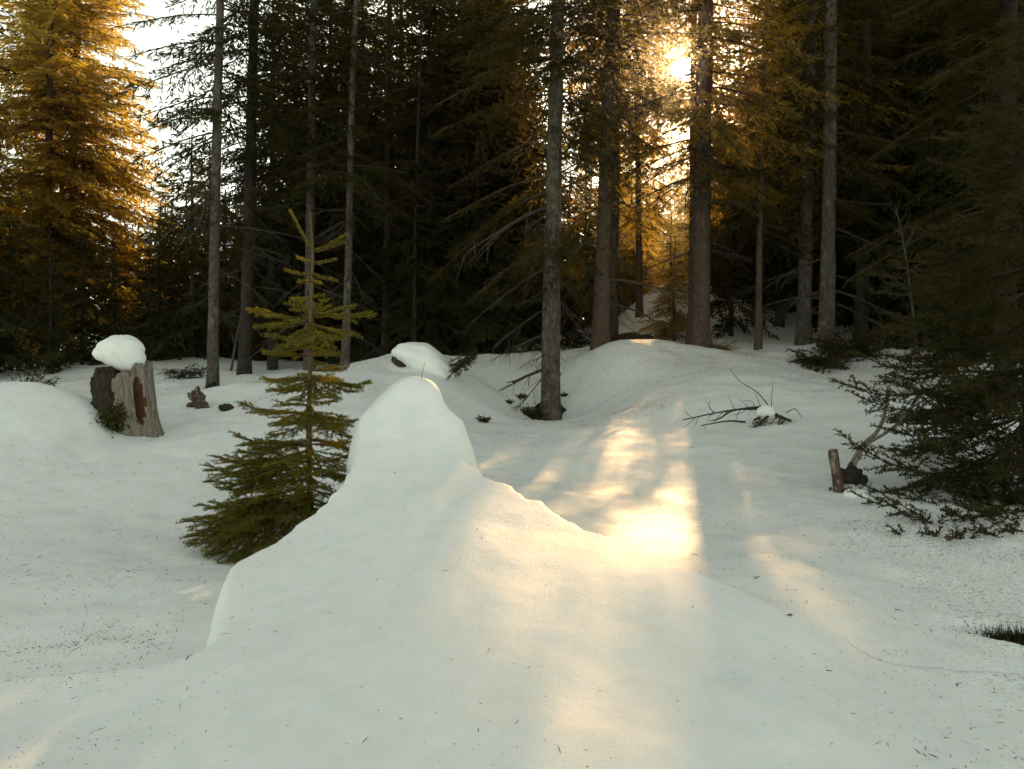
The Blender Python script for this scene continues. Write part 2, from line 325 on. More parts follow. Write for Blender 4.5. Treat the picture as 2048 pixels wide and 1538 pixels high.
def build_mound():
    xs = np.linspace(-2.2, 2.2, 285); ys = np.linspace(0.5, 5.1, 290)
    x, y = np.meshgrid(xs, ys); s, near, ins = sdf(x, y); s = s.reshape(x.shape)
    near = near.reshape(x.shape+(2,))
    ds, ys_ = np.gradient(s, ys, xs)[1], np.gradient(s, ys, xs)[0]
    n = unit(np.stack([ds, ys_], -1))
    rag = 0.034*fbm(near[..., 0]*9, near[..., 1]*9, 51, 3)
    s2 = s+rag*sstep(-0.35, 0, s)*(0.3+0.7*sstep(3.3, 4.0, near[..., 1]))
    top = M_top(x, y)
    # rounded shoulder inside the rim, then a wall with a bulging lip outside it
    r = 0.03; q = np.clip((s2+r)/r, 0, 1); z = top-0.025*q**2*(1-merge(x, y))
    wall = np.maximum(s2, 0)*(1-merge(x, y)); drop = np.minimum(wall*5.0, 1.2)
    z = z-drop
    u = np.clip(drop/0.38, 0, 1)
    off = (1-merge(x, y))*np.where(s2 > 0, 0.042*np.sin(u*np.pi*0.9)-0.09*sstep(0.5, 1.0, u), 0)
    base = np.stack([x, y], -1)-n*wall[..., None]*0.93
    pos = base+n*off[..., None]
    V = np.concatenate([pos, z[..., None]], -1)
    o = add_mesh('snow_mound', V.reshape(-1, 3), grid_faces(*x.shape), SNOW, smooth=True)
    set_litter(o, x, y, 0.35+0.65*sstep(0.8, 1.4, np.abs(x)))
    return tag(o, 'tall rounded snow mound with sunlit lips filling the foreground', 'snow mound')
build_mound()
def top_height(x, y):
    x = np.ravel(x).astype(float); y = np.ravel(y).astype(float); z = G(x, y); k = (y < 5.1) & (np.abs(x) < 2.3)
    if k.any():
        ins = sdf(x[k], y[k])[2] | (merge(x[k], y[k]) > 0.5); m = M_top(x[k], y[k]); z[k] = np.where(ins, np.maximum(z[k], m), z[k])
    return z

# ------------------------------------------------------------------ spruce branches (middle distance)
def kites(p, d, L, w, roll_ref):
    d = unit(d); side = unit(np.cross(d, roll_ref)); L = L[:, None]; w = w[:, None]
    return np.stack([p, p+d*L*0.45+side*w, p+d*L, p+d*L*0.45-side*w], 1)
def branch_proto(L, seed, dens=1.0, hang=0.35, kl=(0.08, 0.19), kw=(0.014, 0.032), mult=1, node=0.075):
    g = np.random.default_rng(seed); ps, dirs = [], []
    n = max(4, int(L/0.085*dens))
    for side in (-1, 1):
        t = np.linspace(0.10, 0.98, n)+g.uniform(-0.5, 0.5, n)*0.8/n
        for tt in t:
            tt = min(max(tt, 0.05), 1)
            if g.random() < 0.12: continue
            l = L*0.34*(1-tt)**0.8*min(1, tt*4)*g.uniform(0.55, 1.15)+0.07
            a = math.radians(g.uniform(38, 68))
            base = np.array([tt*L, 0, 0]); dr = np.array([math.cos(a), side*math.sin(a), 0])
            m = max(1, int(l/node))
            for k in range(m):
                s = (k+g.uniform(0.0, 0.6))/m
                p = base+dr*l*s+np.array([0, 0, -hang*l*s*s*g.uniform(0.4, 1.4)])
                for sg in ((-1, 1)*mult if g.random() < 0.6 else (0,)*mult):
                    aa = a*side+sg*g.uniform(0.3, 0.8)
                    ps.append(p); dirs.append((math.cos(aa), math.sin(aa), g.uniform(-0.75, 0.3)))
    ax = np.linspace(0.35, 1, max(3, int(L/0.09)))
    for tt in ax:
        for q in range(mult): ps.append(np.array([tt*L, 0, 0])); dirs.append((1, g.uniform(-.4, .4), g.uniform(-.3, .3)))
    ps = np.array(ps); dirs = np.array(dirs); N = len(ps)
    ref = np.stack([g.uniform(-.7, .7, N), g.uniform(-.7, .7, N), np.ones(N)], -1)
    K = kites(ps, dirs, g.uniform(*kl, N), g.uniform(*kw, N), ref)
    tl = np.linspace(0, 1, 6)
    W = tube(np.stack([tl*L, 0*tl, 0*tl], -1), 0.006+0.012*L/2*(1-tl), 3)
    return K.reshape(-1, 3), W
def proto_set(**kw): return {L: [branch_proto(L, 100+int(L*10)*7+k, **kw) for k in range(3)] for L in (0.5, 1.0, 1.6, 2.3)}
COARSE = proto_set()
MEDIUM = proto_set(kl=(0.06, 0.15), kw=(0.007, 0.014), mult=2)
FINE = proto_set(kl=(0.045, 0.11), kw=(0.0045, 0.009), mult=3, node=0.06)
def dead_proto(L, seed):
    g = np.random.default_rng(seed); t = np.linspace(0, 1, 7); parts = []
    main = np.stack([t*L, 0.05*L*np.sin(t*4+seed), 0*t], -1); parts.append(tube(main, 0.013*(1-t)**0.8+0.003, 4))
    for k in range(int(L*9)):
        tt = g.uniform(0.2, 0.98); l = L*0.35*(1-tt)+g.uniform(0.06, 0.2); a = g.choice([-1, 1])*g.uniform(0.5, 1.1)
        b = np.array([tt*L, 0.05*L*math.sin(tt*4+seed), 0]); e = b+np.array([math.cos(a)*l, math.sin(a)*l, -g.uniform(0.1, 0.7)*l])
        mid = (b+e)/2+np.array([0, 0, g.uniform(-.03, .05)])
        parts.append(tube(np.array([b, mid, e]), np.array([0.005, 0.004, 0.002]), 3))
    return join(parts)
DPROTO = [dead_proto(L, 300+k) for k, L in enumerate((0.7, 1.0, 1.3, 1.6))]
def place(V, L, length, p, az, el, droop, roll=0.0):
    """bend a branch that runs along +x and set it at p"""
    s = length/L; v = V*s
    c, sn = math.cos(roll), math.sin(roll)
    y = v[:, 1]*c-v[:, 2]*sn; z = v[:, 1]*sn+v[:, 2]*c
    x = v[:, 0]; t = x/length
    ce, se = math.cos(el), math.sin(el)
    z2 = z*ce+x*se-droop*length*t*t+0.5*droop*length*np.clip(t-0.55, 0, 1)**2*1.6
    x2 = x*ce-z*se
    return np.stack([p[0]+x2*math.cos(az)-y*math.sin(az), p[1]+x2*math.sin(az)+y*math.cos(az), p[2]+z2], -1)
def trunk_path(h, lean=(0, 0), seed=0, n=26, sway=0.03):
    g = np.random.default_rng(seed); t = np.linspace(0, 1, n)**1.15; ph = g.uniform(0, 6, 2)
    return np.stack([lean[0]*t*h+sway*np.sin(t*7+ph[0])*t, lean[1]*t*h+sway*np.sin(t*6+ph[1])*t, t*h], -1)
def at_h(path, z):
    return np.array([np.interp(z, path[:, 2], path[:, k]) for k in range(3)])
def sun_window(q, k0, k1):
    """where a ray from the sun through q meets the plane y=3.3"""
    t = (q[:, 1]-3.3)/SUN[1]; return q[:, 0]-t*SUN[0], q[:, 2]-t*SUN[2]
def crown_mesh(path, h, cb, rad, step, per, seed, el0=0.25, el1=-0.25, droop=0.22, dens_fn=None, az_w=None, prof=0.75, zmax=None, origin=None, PROTO=None, zmin=None):
    """cb crown base height; rad radius at widest; returns needle verts (quads) and wood (V,F)"""
    g = np.random.default_rng(seed); K = []; W = []; PROTO = PROTO or COARSE
    z = cb if zmin is None else zmin; top = h if zmax is None else zmax
    while z < top-0.15:
        f = (z-cb)/(h-cb); r = rad*((1-f)**prof*min(1, 0.55+f*6)+0.03)
        for k in range(per):
            az = g.uniform(0, 2*math.pi); ln = r*g.uniform(0.62, 1.15)
            if az_w is not None:
                w = az_w(az, z); ln *= w
                if w < 0.12: continue
            if dens_fn is not None and g.random() > dens_fn(az, z): continue
            if ln < 0.15: continue
            L = min(PROTO, key=lambda q: abs(q-ln)); kq, wq = PROTO[L][g.integers(3)]
            p = at_h(path, z+g.uniform(-.5, .5)*step)
            el = el1+(el0-el1)*f+g.normal()*0.08; dr = droop*g.uniform(0.6, 1.5)*(1-0.5*f); roll = g.normal()*0.25
            K.append(place(kq, L, ln, p, az, el, dr, roll)); W.append((place(wq[0], L, ln, p, az, el, dr, roll), wq[1]))
        z += step*g.uniform(0.8, 1.2)
    K = np.concatenate(K).reshape(-1, 4, 3)
    if origin is not None:
        c = K.mean(1)+np.asarray(origin)
        for (x0, z0, rx, rz, pr) in BEAMS:
            bx, bz = sun_window(c, 0, 0)
            ins = (((bx-x0)/rx)**2+((bz-z0)/rz)**2) < 1+0.35*g.standard_normal(len(c))
            keep = ~(ins & (g.random(len(c)) < pr)); K = K[keep]; c = c[keep]
    return K, join(W)
# openings in the canopy through which the low sun reaches the clearing (x, z at y=3.3, radii, share removed)
BEAMS = [(0.12, 0.84, 0.74, 0.22, 0.985), (0.60, 0.15, 0.35, 0.40, 0.80), (-1.36, 1.45, 0.42, 0.80, 0.88), (-0.80, 1.10, 0.44, 0.34, 0.97), (0.58, 2.79, 0.19, 0.19, 1.0), (-1.25, 0.72, 0.30, 0.13, 0.85)]

def trunk_obj(path, r0, r1, mat, parent, k=12, seed=0, flare=0.35, rmin=0.012):
    t = path[:, 2]/path[-1, 2]; r = r0+(r1-r0)*t; r = r*(1+flare*np.exp(-path[:, 2]/0.22)); r = np.maximum(r, rmin)
    V, F = tube(path, r, k, seed, 0.035)
    return add_mesh('trunk', V, F, mat, parent, smooth=True)
def knots(path, r0, r1, z0, z1, n, seed):
    g = np.random.default_rng(seed); parts = []; h = path[-1, 2]
    for k in range(n):
        z = g.uniform(z0, z1); p = at_h(path, z); r = r0+(r1-r0)*z/h; az = g.uniform(0, 6.28); l = g.choice([0.02, 0.04, 0.1, 0.3], p=[.4, .3, .2, .1])*g.uniform(.7, 1.4)
        d = np.array([math.cos(az), math.sin(az), g.uniform(-.4, .15)])
        parts.append(tube(np.array([p+d*r*0.7, p+d*(r+l*0.5), p+d*(r+l)+np.array([0, 0, -l*.12])]), np.array([0.012, 0.008, 0.004]), 4))
    return join(parts)
def dead_branches(path, z0, z1, n, seed, lmin=0.5, lmax=1.4, az_c=None, el=(-0.5, 0.05)):
    g = np.random.default_rng(seed); parts = []
    for k in range(n):
        z = g.uniform(z0, z1); i = g.integers(len(DPROTO)); L = (0.7, 1.0, 1.3, 1.6)[i]; ln = g.uniform(lmin, lmax)
        az = g.uniform(0, 6.28) if az_c is None else az_c+g.normal()*0.9
        V, F = DPROTO[i]; parts.append((place(V, L, ln, at_h(path, z), az, g.uniform(*el), g.uniform(0.05, 0.4)), F))
    return join(parts)

def big_tree(name, label, px, py, d, pxt, w0, w1, h, bark, crown=None, dead=None, seed=1, needle=None, knot=14, group=None, cat='tree', seen=6.6):
    """a tree whose trunk runs through (px,py) and (pxt,0) of the picture at distance d"""
    b = P(px, py, d); b[2] = float(G(b[0], b[1]))-0.05
    t = P(pxt, 0, d); lean = (t[0]-b[0])/(t[2]-b[2])
    root = empty(name, b, label, cat, group)
    path = trunk_path(h, (lean, R.uniform(-.01, .01)), seed, sway=0.05)
    m = d/FPX; rt = t[2]-b[2]
    r0 = w0*m/2; rtop = w1*m/2; r1 = max(0.012, r0+(rtop-r0)*h/rt)
    trunk_obj(path, r0, r1, bark, root, seed=seed)
    if knot:
        V, F = knots(path, r0, r1, 0.3, min(h, seen), knot, seed+5); tag(add_mesh('branch_stubs', V, F, TWIG, root), None, kind='stuff')
    if crown:
        zc = 1.2+d*0.44+EYE-b[2]                 # well above the picture's upper edge the twigs are coarser
        K, W = crown_mesh(path, h, seed=seed+1, origin=b, zmax=min(zc, h), PROTO=FINE if d < 11.9 else (MEDIUM if d < 16 else COARSE), **crown)
        if zc < h-1:
            c2 = dict(crown); c2['cb0'] = crown['cb']; c2['step'] = crown['step']*1.5; K2, W2 = crown_mesh(path, h, seed=seed+3, zmin=zc, **{k: v for k, v in c2.items() if k != 'cb0'})
            K = np.concatenate([K, K2]); W = join([W, W2])
        tag(add_mesh('crown', *quads(K), needle or NEEDLE, root), None, kind='stuff'); tag(add_mesh('crown_branches', *W, TWIG, root), None, kind='stuff')
    if dead:
        V, F = dead_branches(path, seed=seed+2, **dead); tag(add_mesh('dead_branches', V, F, DEAD, root), None, kind='stuff')
    return root
def wedge(c, wdt, lo=0.35):          # longer branches towards azimuth c
    return lambda az, z: lo+(1-lo)*math.exp(-((((az-c+math.pi) % (2*math.pi))-math.pi)/wdt)**2)
PI = math.pi
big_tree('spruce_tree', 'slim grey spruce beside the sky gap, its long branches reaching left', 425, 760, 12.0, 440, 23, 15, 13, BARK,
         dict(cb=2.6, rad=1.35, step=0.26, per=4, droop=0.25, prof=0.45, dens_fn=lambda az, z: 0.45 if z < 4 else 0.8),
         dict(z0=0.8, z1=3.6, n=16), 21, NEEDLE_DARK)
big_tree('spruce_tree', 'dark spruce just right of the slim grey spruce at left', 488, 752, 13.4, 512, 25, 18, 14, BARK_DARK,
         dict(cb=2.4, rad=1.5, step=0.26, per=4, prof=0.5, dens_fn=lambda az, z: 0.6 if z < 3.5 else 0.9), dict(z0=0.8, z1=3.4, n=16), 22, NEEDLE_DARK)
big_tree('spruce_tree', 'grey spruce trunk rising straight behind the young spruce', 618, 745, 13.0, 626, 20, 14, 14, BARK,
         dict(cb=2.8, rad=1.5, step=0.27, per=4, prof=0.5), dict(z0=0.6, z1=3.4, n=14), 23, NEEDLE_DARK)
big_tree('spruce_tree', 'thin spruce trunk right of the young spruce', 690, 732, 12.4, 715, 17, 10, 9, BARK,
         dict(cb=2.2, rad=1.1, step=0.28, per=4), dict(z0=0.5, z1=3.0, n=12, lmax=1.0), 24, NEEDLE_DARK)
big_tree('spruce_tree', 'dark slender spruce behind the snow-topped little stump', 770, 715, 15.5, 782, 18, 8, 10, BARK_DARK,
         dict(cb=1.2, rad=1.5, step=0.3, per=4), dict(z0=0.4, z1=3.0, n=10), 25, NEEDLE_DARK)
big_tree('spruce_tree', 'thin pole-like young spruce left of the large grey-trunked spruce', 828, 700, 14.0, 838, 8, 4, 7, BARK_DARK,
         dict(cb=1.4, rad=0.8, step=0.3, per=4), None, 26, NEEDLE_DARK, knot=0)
big_tree('spruce_tree', 'large spruce with a bare grey trunk standing forward in the centre', 1100, 818, 11.7, 1114, 39, 25, 14, BARK,
         dict(cb=1.9, rad=1.75, step=0.22, per=6, droop=0.32, prof=0.4, az_w=lambda az, z: 1.0 if z > 4.1 else wedge(PI*0.98, 1.5, 0.55)(az, z), dens_fn=lambda az, z: 0.75 if z < 4.1 else 0.95),
         dict(z0=0.7, z1=3.0, n=17, lmin=0.6, lmax=1.5, az_c=PI), 27, NEEDLE_DARK, knot=40)
big_tree('spruce_tree', 'reddish spruce trunk on the crest right of the large grey-trunked spruce', 1200, 690, 13.0, 1222, 33, 20, 14, BARK_RED,
         dict(cb=2.2, rad=1.7, step=0.24, per=6, droop=0.28, az_w=lambda az, z: 1.0 if z > 4.3 else wedge(PI*0.9, 1.4, 0.5)(az, z)), dict(z0=0.4, z1=2.4, n=16, lmax=1.2), 28, NEEDLE, knot=24)
big_tree('spruce_tree', 'narrow dark spruce touching the reddish trunk on the crest', 1225, 684, 14.6, 1234, 20, 15, 13, BARK_DARK,
         dict(cb=3.8, rad=1.4, step=0.25, per=6), None, 29, NEEDLE_SUNLIT)  # crown takes the sunlit gold tone to brighten foliage near the sun
big_tree('spruce_tree', 'small thin spruce in the golden light between two big trunks', 1279, 682, 16.5, 1272, 13, 8, 12, BARK_DARK,
         dict(cb=1.6, rad=1.1, step=0.22, per=5, az_w=lambda az, z: 1.9 if 3.75 < z < 4.7 and math.cos(az) > 0.2 else 0.9), None, 30, NEEDLE_SUNLIT)  # longer right-hand boughs added to shade the lower mound face
big_tree('spruce_tree', 'thick straight spruce trunk with the sun at its left edge', 1400, 697, 13.5, 1409, 39, 30, 15, BARK_RED,
         dict(cb=2.6, rad=1.8, step=0.24, per=8, droop=0.25, prof=0.4, az_w=lambda az, z: (1.25 if z < 3.8 and math.cos(az) < 0 else 1.0) if z > 2.7 else wedge(0.1, 1.5, 0.4)(az, z)), dict(z0=1.6, z1=4.5, n=14), 31, NEEDLE, knot=30)
big_tree('spruce_tree', 'short thin trunk tucked behind the left side of the sunlit trunk', 1383, 698, 14.6, 1392, 20, 12, 8, BARK_RED,
         dict(cb=1.2, rad=0.9, step=0.32, per=2, az_w=wedge(PI, 1.2, 0.3)), None, 32, NEEDLE_SUNLIT)
big_tree('spruce_tree', 'very thin young trunk right of the sunlit trunk', 1516, 703, 13.4, 1530, 14, 7, 7, BARK_RED,
         dict(cb=1.7, rad=1.0, step=0.26, per=4), None, 33, NEEDLE_DARK)
big_tree('spruce_tree', 'left trunk of the spruce pair at right of the clearing', 1607, 692, 14.0, 1622, 28, 20, 14, BARK,
         dict(cb=2.2, rad=1.6, step=0.25, per=4, dens_fn=lambda az, z: 0.8), dict(z0=0.8, z1=3.2, n=14), 34, NEEDLE)
big_tree('spruce_tree', 'right trunk of the spruce pair at right of the clearing', 1652, 700, 13.2, 1663, 31, 22, 14, BARK,
         dict(cb=2.3, rad=1.6, step=0.25, per=4, droop=0.3, az_w=wedge(0.3, 1.7, 0.5)), dict(z0=0.8, z1=3.4, n=14), 35, NEEDLE_DARK)
big_tree('spruce_tree', 'dark trunk just right of the spruce pair', 1722, 705, 14.4, 1735, 28, 20, 14, BARK_DARK,
         dict(cb=1.8, rad=1.7, step=0.25, per=5), dict(z0=0.5, z1=3, n=10), 36, NEEDLE_DARK)
big_tree('spruce_tree', 'slender shaded trunk behind the near spruce at right', 1855, 690, 15.0, 1868, 17, 10, 12, BARK,
         dict(cb=2.6, rad=1.6, step=0.25, per=5), None, 37, NEEDLE_DARK)
big_tree('spruce_tree', 'tall dark spruce at the right edge behind the near spruce', 2010, 740, 9.6, 2020, 40, 30, 12, BARK_DARK,
         dict(cb=0.9, rad=1.5, step=0.2, per=6, droop=0.3, prof=0.35), None, 38, NEEDLE_DARK)
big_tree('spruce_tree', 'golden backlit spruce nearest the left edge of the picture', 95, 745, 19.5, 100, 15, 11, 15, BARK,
         dict(cb=1.2, rad=2.6, step=0.24, per=6, prof=0.6, droop=0.2), None, 39, NEEDLE_SUNLIT)
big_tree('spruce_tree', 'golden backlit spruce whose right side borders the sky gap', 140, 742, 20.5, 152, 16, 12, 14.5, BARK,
         dict(cb=1.2, rad=2.7, step=0.22, per=7, prof=0.8, droop=0.2), None, 40, NEEDLE_SUNLIT)
big_tree('spruce_tree', 'thin sparse spruce top seen against the sky left of centre', 775, 730, 21.0, 782, 12, 8, 12, BARK_DARK,
         dict(cb=3.5, rad=1.1, step=0.4, per=3, droop=0.1), None, 41, NEEDLE)

# ---- spruces filling the forest behind (shared crown shapes)
def fill_proto(k):
    h = 10.0 if k < 6 else 4.0; path = trunk_path(h, (0, 0), 500+k)
    if k < 6: K, W = crown_mesh(path, h, cb=[0.5, 0.6, 0.9, 0.4, 1.2][k % 5], rad=[2.0, 1.6, 1.8, 2.2, 1.5][k % 5], step=0.24 if k < 5 else 0.42, per=8 if k < 5 else 5, seed=510+k, prof=0.6, droop=0.28)
    else: K, W = crown_mesh(path, h, cb=0.35, rad=[1.3, 1.1, 1.5][k-6], step=0.22, per=5, seed=510+k, prof=0.65, droop=0.3)
    return path, add_mesh('crown', *quads(K), NEEDLE_DARK, link=False), add_mesh('crown_branches', *W, TWIG, link=False), add_mesh('trunk', *tube(path, (0.13 if k < 6 else 0.05)*(1-path[:, 2]/h)+0.012, 8, k, 0.03), BARK_DARK, link=False, smooth=True)
FILL = [fill_proto(k) for k in range(9)]
MARKS = [(-60, 'the left picture edge'), (100, 'the left golden spruce'), (250, 'the broken grey stump'), (432, 'the slim grey spruce'), (500, 'the left dark spruce'), (622, 'the young spruce'), (700, 'the thin left trunk'),
         (820, 'the little hooded stump'), (950, 'the drooping branch'), (1106, 'the large grey trunk'), (1210, 'the reddish trunk'), (1290, 'the brown crest hummock'), (1404, 'the sunlit thick trunk'), (1520, 'the very thin young trunk'), (1630, 'the spruce pair'), (1725, 'the dark right trunk'), (1815, 'the bare twiggy shrub'), (1900, 'the slender shaded trunk'), (2010, 'the near spruce'), (2200, 'the right picture edge')]
USED = set()
def fill_label(px, d, ytop, gold):
    m = min(MARKS, key=lambda q: abs(q[0]-px)); rel = 'straight behind' if abs(px-m[0]) < 16 else ('behind and left of' if px < m[0] else 'behind and right of')
    tone = 'yellow-lit' if gold else 'dark'; size = 'low' if ytop > 300 else ('middling' if ytop > 100 else 'tall')
    for row in ('front' if d < 19 else ('second' if d < 23.5 else ('third' if d < 28 else 'rear')),):
        for adj in ('', 'bushy ', 'slender ', 'ragged ', 'dense '):
            t = f'{size} {adj}{tone} spruce {rel} {m[1]}, {row} forest row'
            if t not in USED: USED.add(t); return t
    return t
def fill_tree(px, d, ytop, k, rot, label, group, mat=None, wide=1.0):
    label = fill_label(px, d, ytop, mat is not None)
    x = d*(px-1024)/FPX; z0 = float(G(x, d))-0.05; ztop = EYE+d*(769-ytop)/FPX; s = (ztop-z0)/10.0
    if s < 0.55: k = 6+k % 3; s *= 2.5
    o = empty('spruce_tree', (x, d, z0), label, 'tree', group); o.scale = (s*wide, s*wide, s); o.rotation_euler = (0, 0, rot)
    _, c, w, t = FILL[k]
    for nm, me in (('trunk', t), ('crown', c), ('crown_branches', w)):
        p = link_mesh(nm, me, o)
        if nm != 'trunk': p['kind'] = 'stuff'
        if mat is not None and nm == 'crown':
            p.material_slots[0].link = 'OBJECT'; p.material_slots[0].material = mat
    return o
gF = np.random.default_rng(77)
BL = 'dark spruce deep in the shaded forest behind the clearing'; BGp = 'spruces deep in the background forest'
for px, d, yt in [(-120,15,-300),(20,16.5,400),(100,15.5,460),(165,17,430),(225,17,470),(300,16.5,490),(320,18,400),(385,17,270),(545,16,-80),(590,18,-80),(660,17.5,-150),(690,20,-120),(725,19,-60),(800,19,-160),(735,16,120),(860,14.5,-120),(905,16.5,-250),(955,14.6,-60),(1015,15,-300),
                 (1060,17,360),(1150,15.5,430),(1448,18,270),(1462,16,320),(1475,19.5,250),(1500,21,200),(1560,16.5,-50),(1580,20,-200),(1690,17,-250),(1760,16.5,-300),(1800,18.5,-300),(1850,17,-150),(1905,14,-250),(1960,16,-350),(2060,14,-350),(2120,11,-300),  # lower spruces right of the sunlit trunk added to block a sun strip
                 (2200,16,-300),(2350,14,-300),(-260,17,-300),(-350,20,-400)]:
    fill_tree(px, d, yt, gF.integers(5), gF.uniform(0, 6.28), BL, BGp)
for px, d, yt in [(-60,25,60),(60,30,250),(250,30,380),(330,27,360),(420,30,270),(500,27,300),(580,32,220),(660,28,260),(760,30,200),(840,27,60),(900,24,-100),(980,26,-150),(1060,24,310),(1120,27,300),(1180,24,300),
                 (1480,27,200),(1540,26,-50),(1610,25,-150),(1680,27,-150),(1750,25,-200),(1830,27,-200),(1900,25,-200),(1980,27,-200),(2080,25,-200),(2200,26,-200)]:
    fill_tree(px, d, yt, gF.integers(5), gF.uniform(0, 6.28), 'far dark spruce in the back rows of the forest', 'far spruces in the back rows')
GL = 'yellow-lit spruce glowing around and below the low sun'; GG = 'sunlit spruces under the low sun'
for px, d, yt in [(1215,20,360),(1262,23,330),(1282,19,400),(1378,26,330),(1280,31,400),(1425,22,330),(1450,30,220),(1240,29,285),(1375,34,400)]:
    fill_tree(px, d, yt, gF.integers(5), gF.uniform(0, 6.28), GL, GG, NEEDLE_SUNLIT)
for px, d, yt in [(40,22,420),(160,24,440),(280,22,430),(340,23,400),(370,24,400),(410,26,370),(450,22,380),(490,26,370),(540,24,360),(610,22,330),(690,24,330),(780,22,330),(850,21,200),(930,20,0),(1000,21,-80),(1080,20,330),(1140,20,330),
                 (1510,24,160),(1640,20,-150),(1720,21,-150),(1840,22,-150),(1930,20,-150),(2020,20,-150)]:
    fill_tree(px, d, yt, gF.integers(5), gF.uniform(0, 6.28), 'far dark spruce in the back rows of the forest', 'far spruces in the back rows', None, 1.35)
for px, d, yt in [(1235,17.5,440),(1268,19,470),(1342,17,425),(1384,18,440),(1348,15.2,468),(1385,20,430),(1270,24,350),(1400,26,310),(1296,29,390),(1250,34,380),(1420,30,380),(1385,38,390),(1300,38,380),(1265,17.2,520),(1276,21,450),(1388,23,430)]:  # low front spruces below the sun added to shade the middle snow
    fill_tree(px, d, yt, gF.integers(5), gF.uniform(0, 6.28), GL, GG, NEEDLE_SUNLIT if d > 19.5 else NEEDLE, 1.15)
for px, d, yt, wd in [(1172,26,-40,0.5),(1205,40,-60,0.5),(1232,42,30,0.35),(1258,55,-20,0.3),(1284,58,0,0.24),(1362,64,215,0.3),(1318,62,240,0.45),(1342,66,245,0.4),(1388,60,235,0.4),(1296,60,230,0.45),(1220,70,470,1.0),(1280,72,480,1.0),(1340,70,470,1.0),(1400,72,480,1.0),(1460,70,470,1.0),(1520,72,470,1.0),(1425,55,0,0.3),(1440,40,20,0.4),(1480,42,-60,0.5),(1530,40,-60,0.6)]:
    fill_tree(px, d, yt, 5 if yt < 100 else gF.integers(5), gF.uniform(0, 6.28), GL, GG, NEEDLE_SUNLIT, wd)

# ------------------------------------------------------------------ fine needled branches (near trees)
UP = np.array([0, 0, 1.0])
def needles(p, d, L, g, spacing=0.003, nl=0.014, nw=0.0012, fwd=0.8):
    cnt = np.maximum(1, np.ceil(L/spacing)).astype(int); i = np.repeat(np.arange(len(p)), cnt); n = len(i)
    pos = p[i]+d[i]*(L[i]*g.random(n))[:, None]
    r = unit(np.cross(d[i], g.standard_normal((n, 3)))); r[:, 2] += 0.25
    dr = unit(d[i]*fwd+r)
    return kites(pos, dr, nl*g.uniform(0.7, 1.15, n), nw*g.uniform(0.8, 1.2, n), g.standard_normal((n, 3)))
def fine_branch(path, g, side=0.8, first=0.15, spacing=0.045, tw=0.35, rad=0.006, second=True, flat=0.15, bare=0.0):
    """path: points root->tip. Returns twig segments (p,d,L) and wood (V,F)"""
    p, d, L, wood = [], [], [], []
    seg = np.diff(path, axis=0); ln = np.linalg.norm(seg, axis=1); cum = np.r_[0, np.cumsum(ln)]; T = cum[-1]
    for k in range(len(seg)):
        if cum[k]/T >= bare: p.append(path[k]); d.append(seg[k]/ln[k]); L.append(ln[k])
    wood.append(tube(path, rad*(1-cum/T*0.8), 5))
    if side > 0:
        s = first*T+g.uniform(0, spacing); sg = g.choice([-1, 1])
        while s < T*0.97:
            k = min(np.searchsorted(cum, s)-1, len(seg)-1); k = max(k, 0); b = path[k]+seg[k]*((s-cum[k])/ln[k]); t = seg[k]/ln[k]
            sv = unit(np.cross(t, UP)); a = math.radians(g.uniform(40, 60)); l = side*tw*(T-s)**0.8*g.uniform(0.6, 1.15)+0.025
            dr = unit(t*math.cos(a)+sg*sv*math.sin(a)+UP*g.normal()*flat)
            e1 = b+dr*l*0.55; dr2 = unit(dr+t*0.25-UP*0.10); e2 = e1+dr2*l*0.45
            p += [b, e1]; d += [dr, dr2]; L += [l*0.55, l*0.45]
            wood.append(tube(np.array([b, e1, e2]), np.array([0.003, 0.0022, 0.0012])*rad/0.006, 3))
            if second and l > 0.09:
                q = 0.03
                while q < l*0.9:
                    sg2 = g.choice([-1, 1]); b2 = b+dr*min(q, l*0.55)+dr2*max(0, q-l*0.55); sv2 = unit(np.cross(dr, UP))
                    a2 = math.radians(g.uniform(38, 58)); l2 = 0.42*(l-q)*g.uniform(.6, 1.1)+0.02
                    d2 = unit(dr*math.cos(a2)+sg2*sv2*math.sin(a2)+UP*g.normal()*flat)
                    p.append(b2); d.append(d2); L.append(l2); q += spacing*g.uniform(0.5, 1.0)
            sg = -sg; s += spacing*g.uniform(0.35, 0.8)
    return (np.array(p), np.array(d), np.array(L)), join(wood)
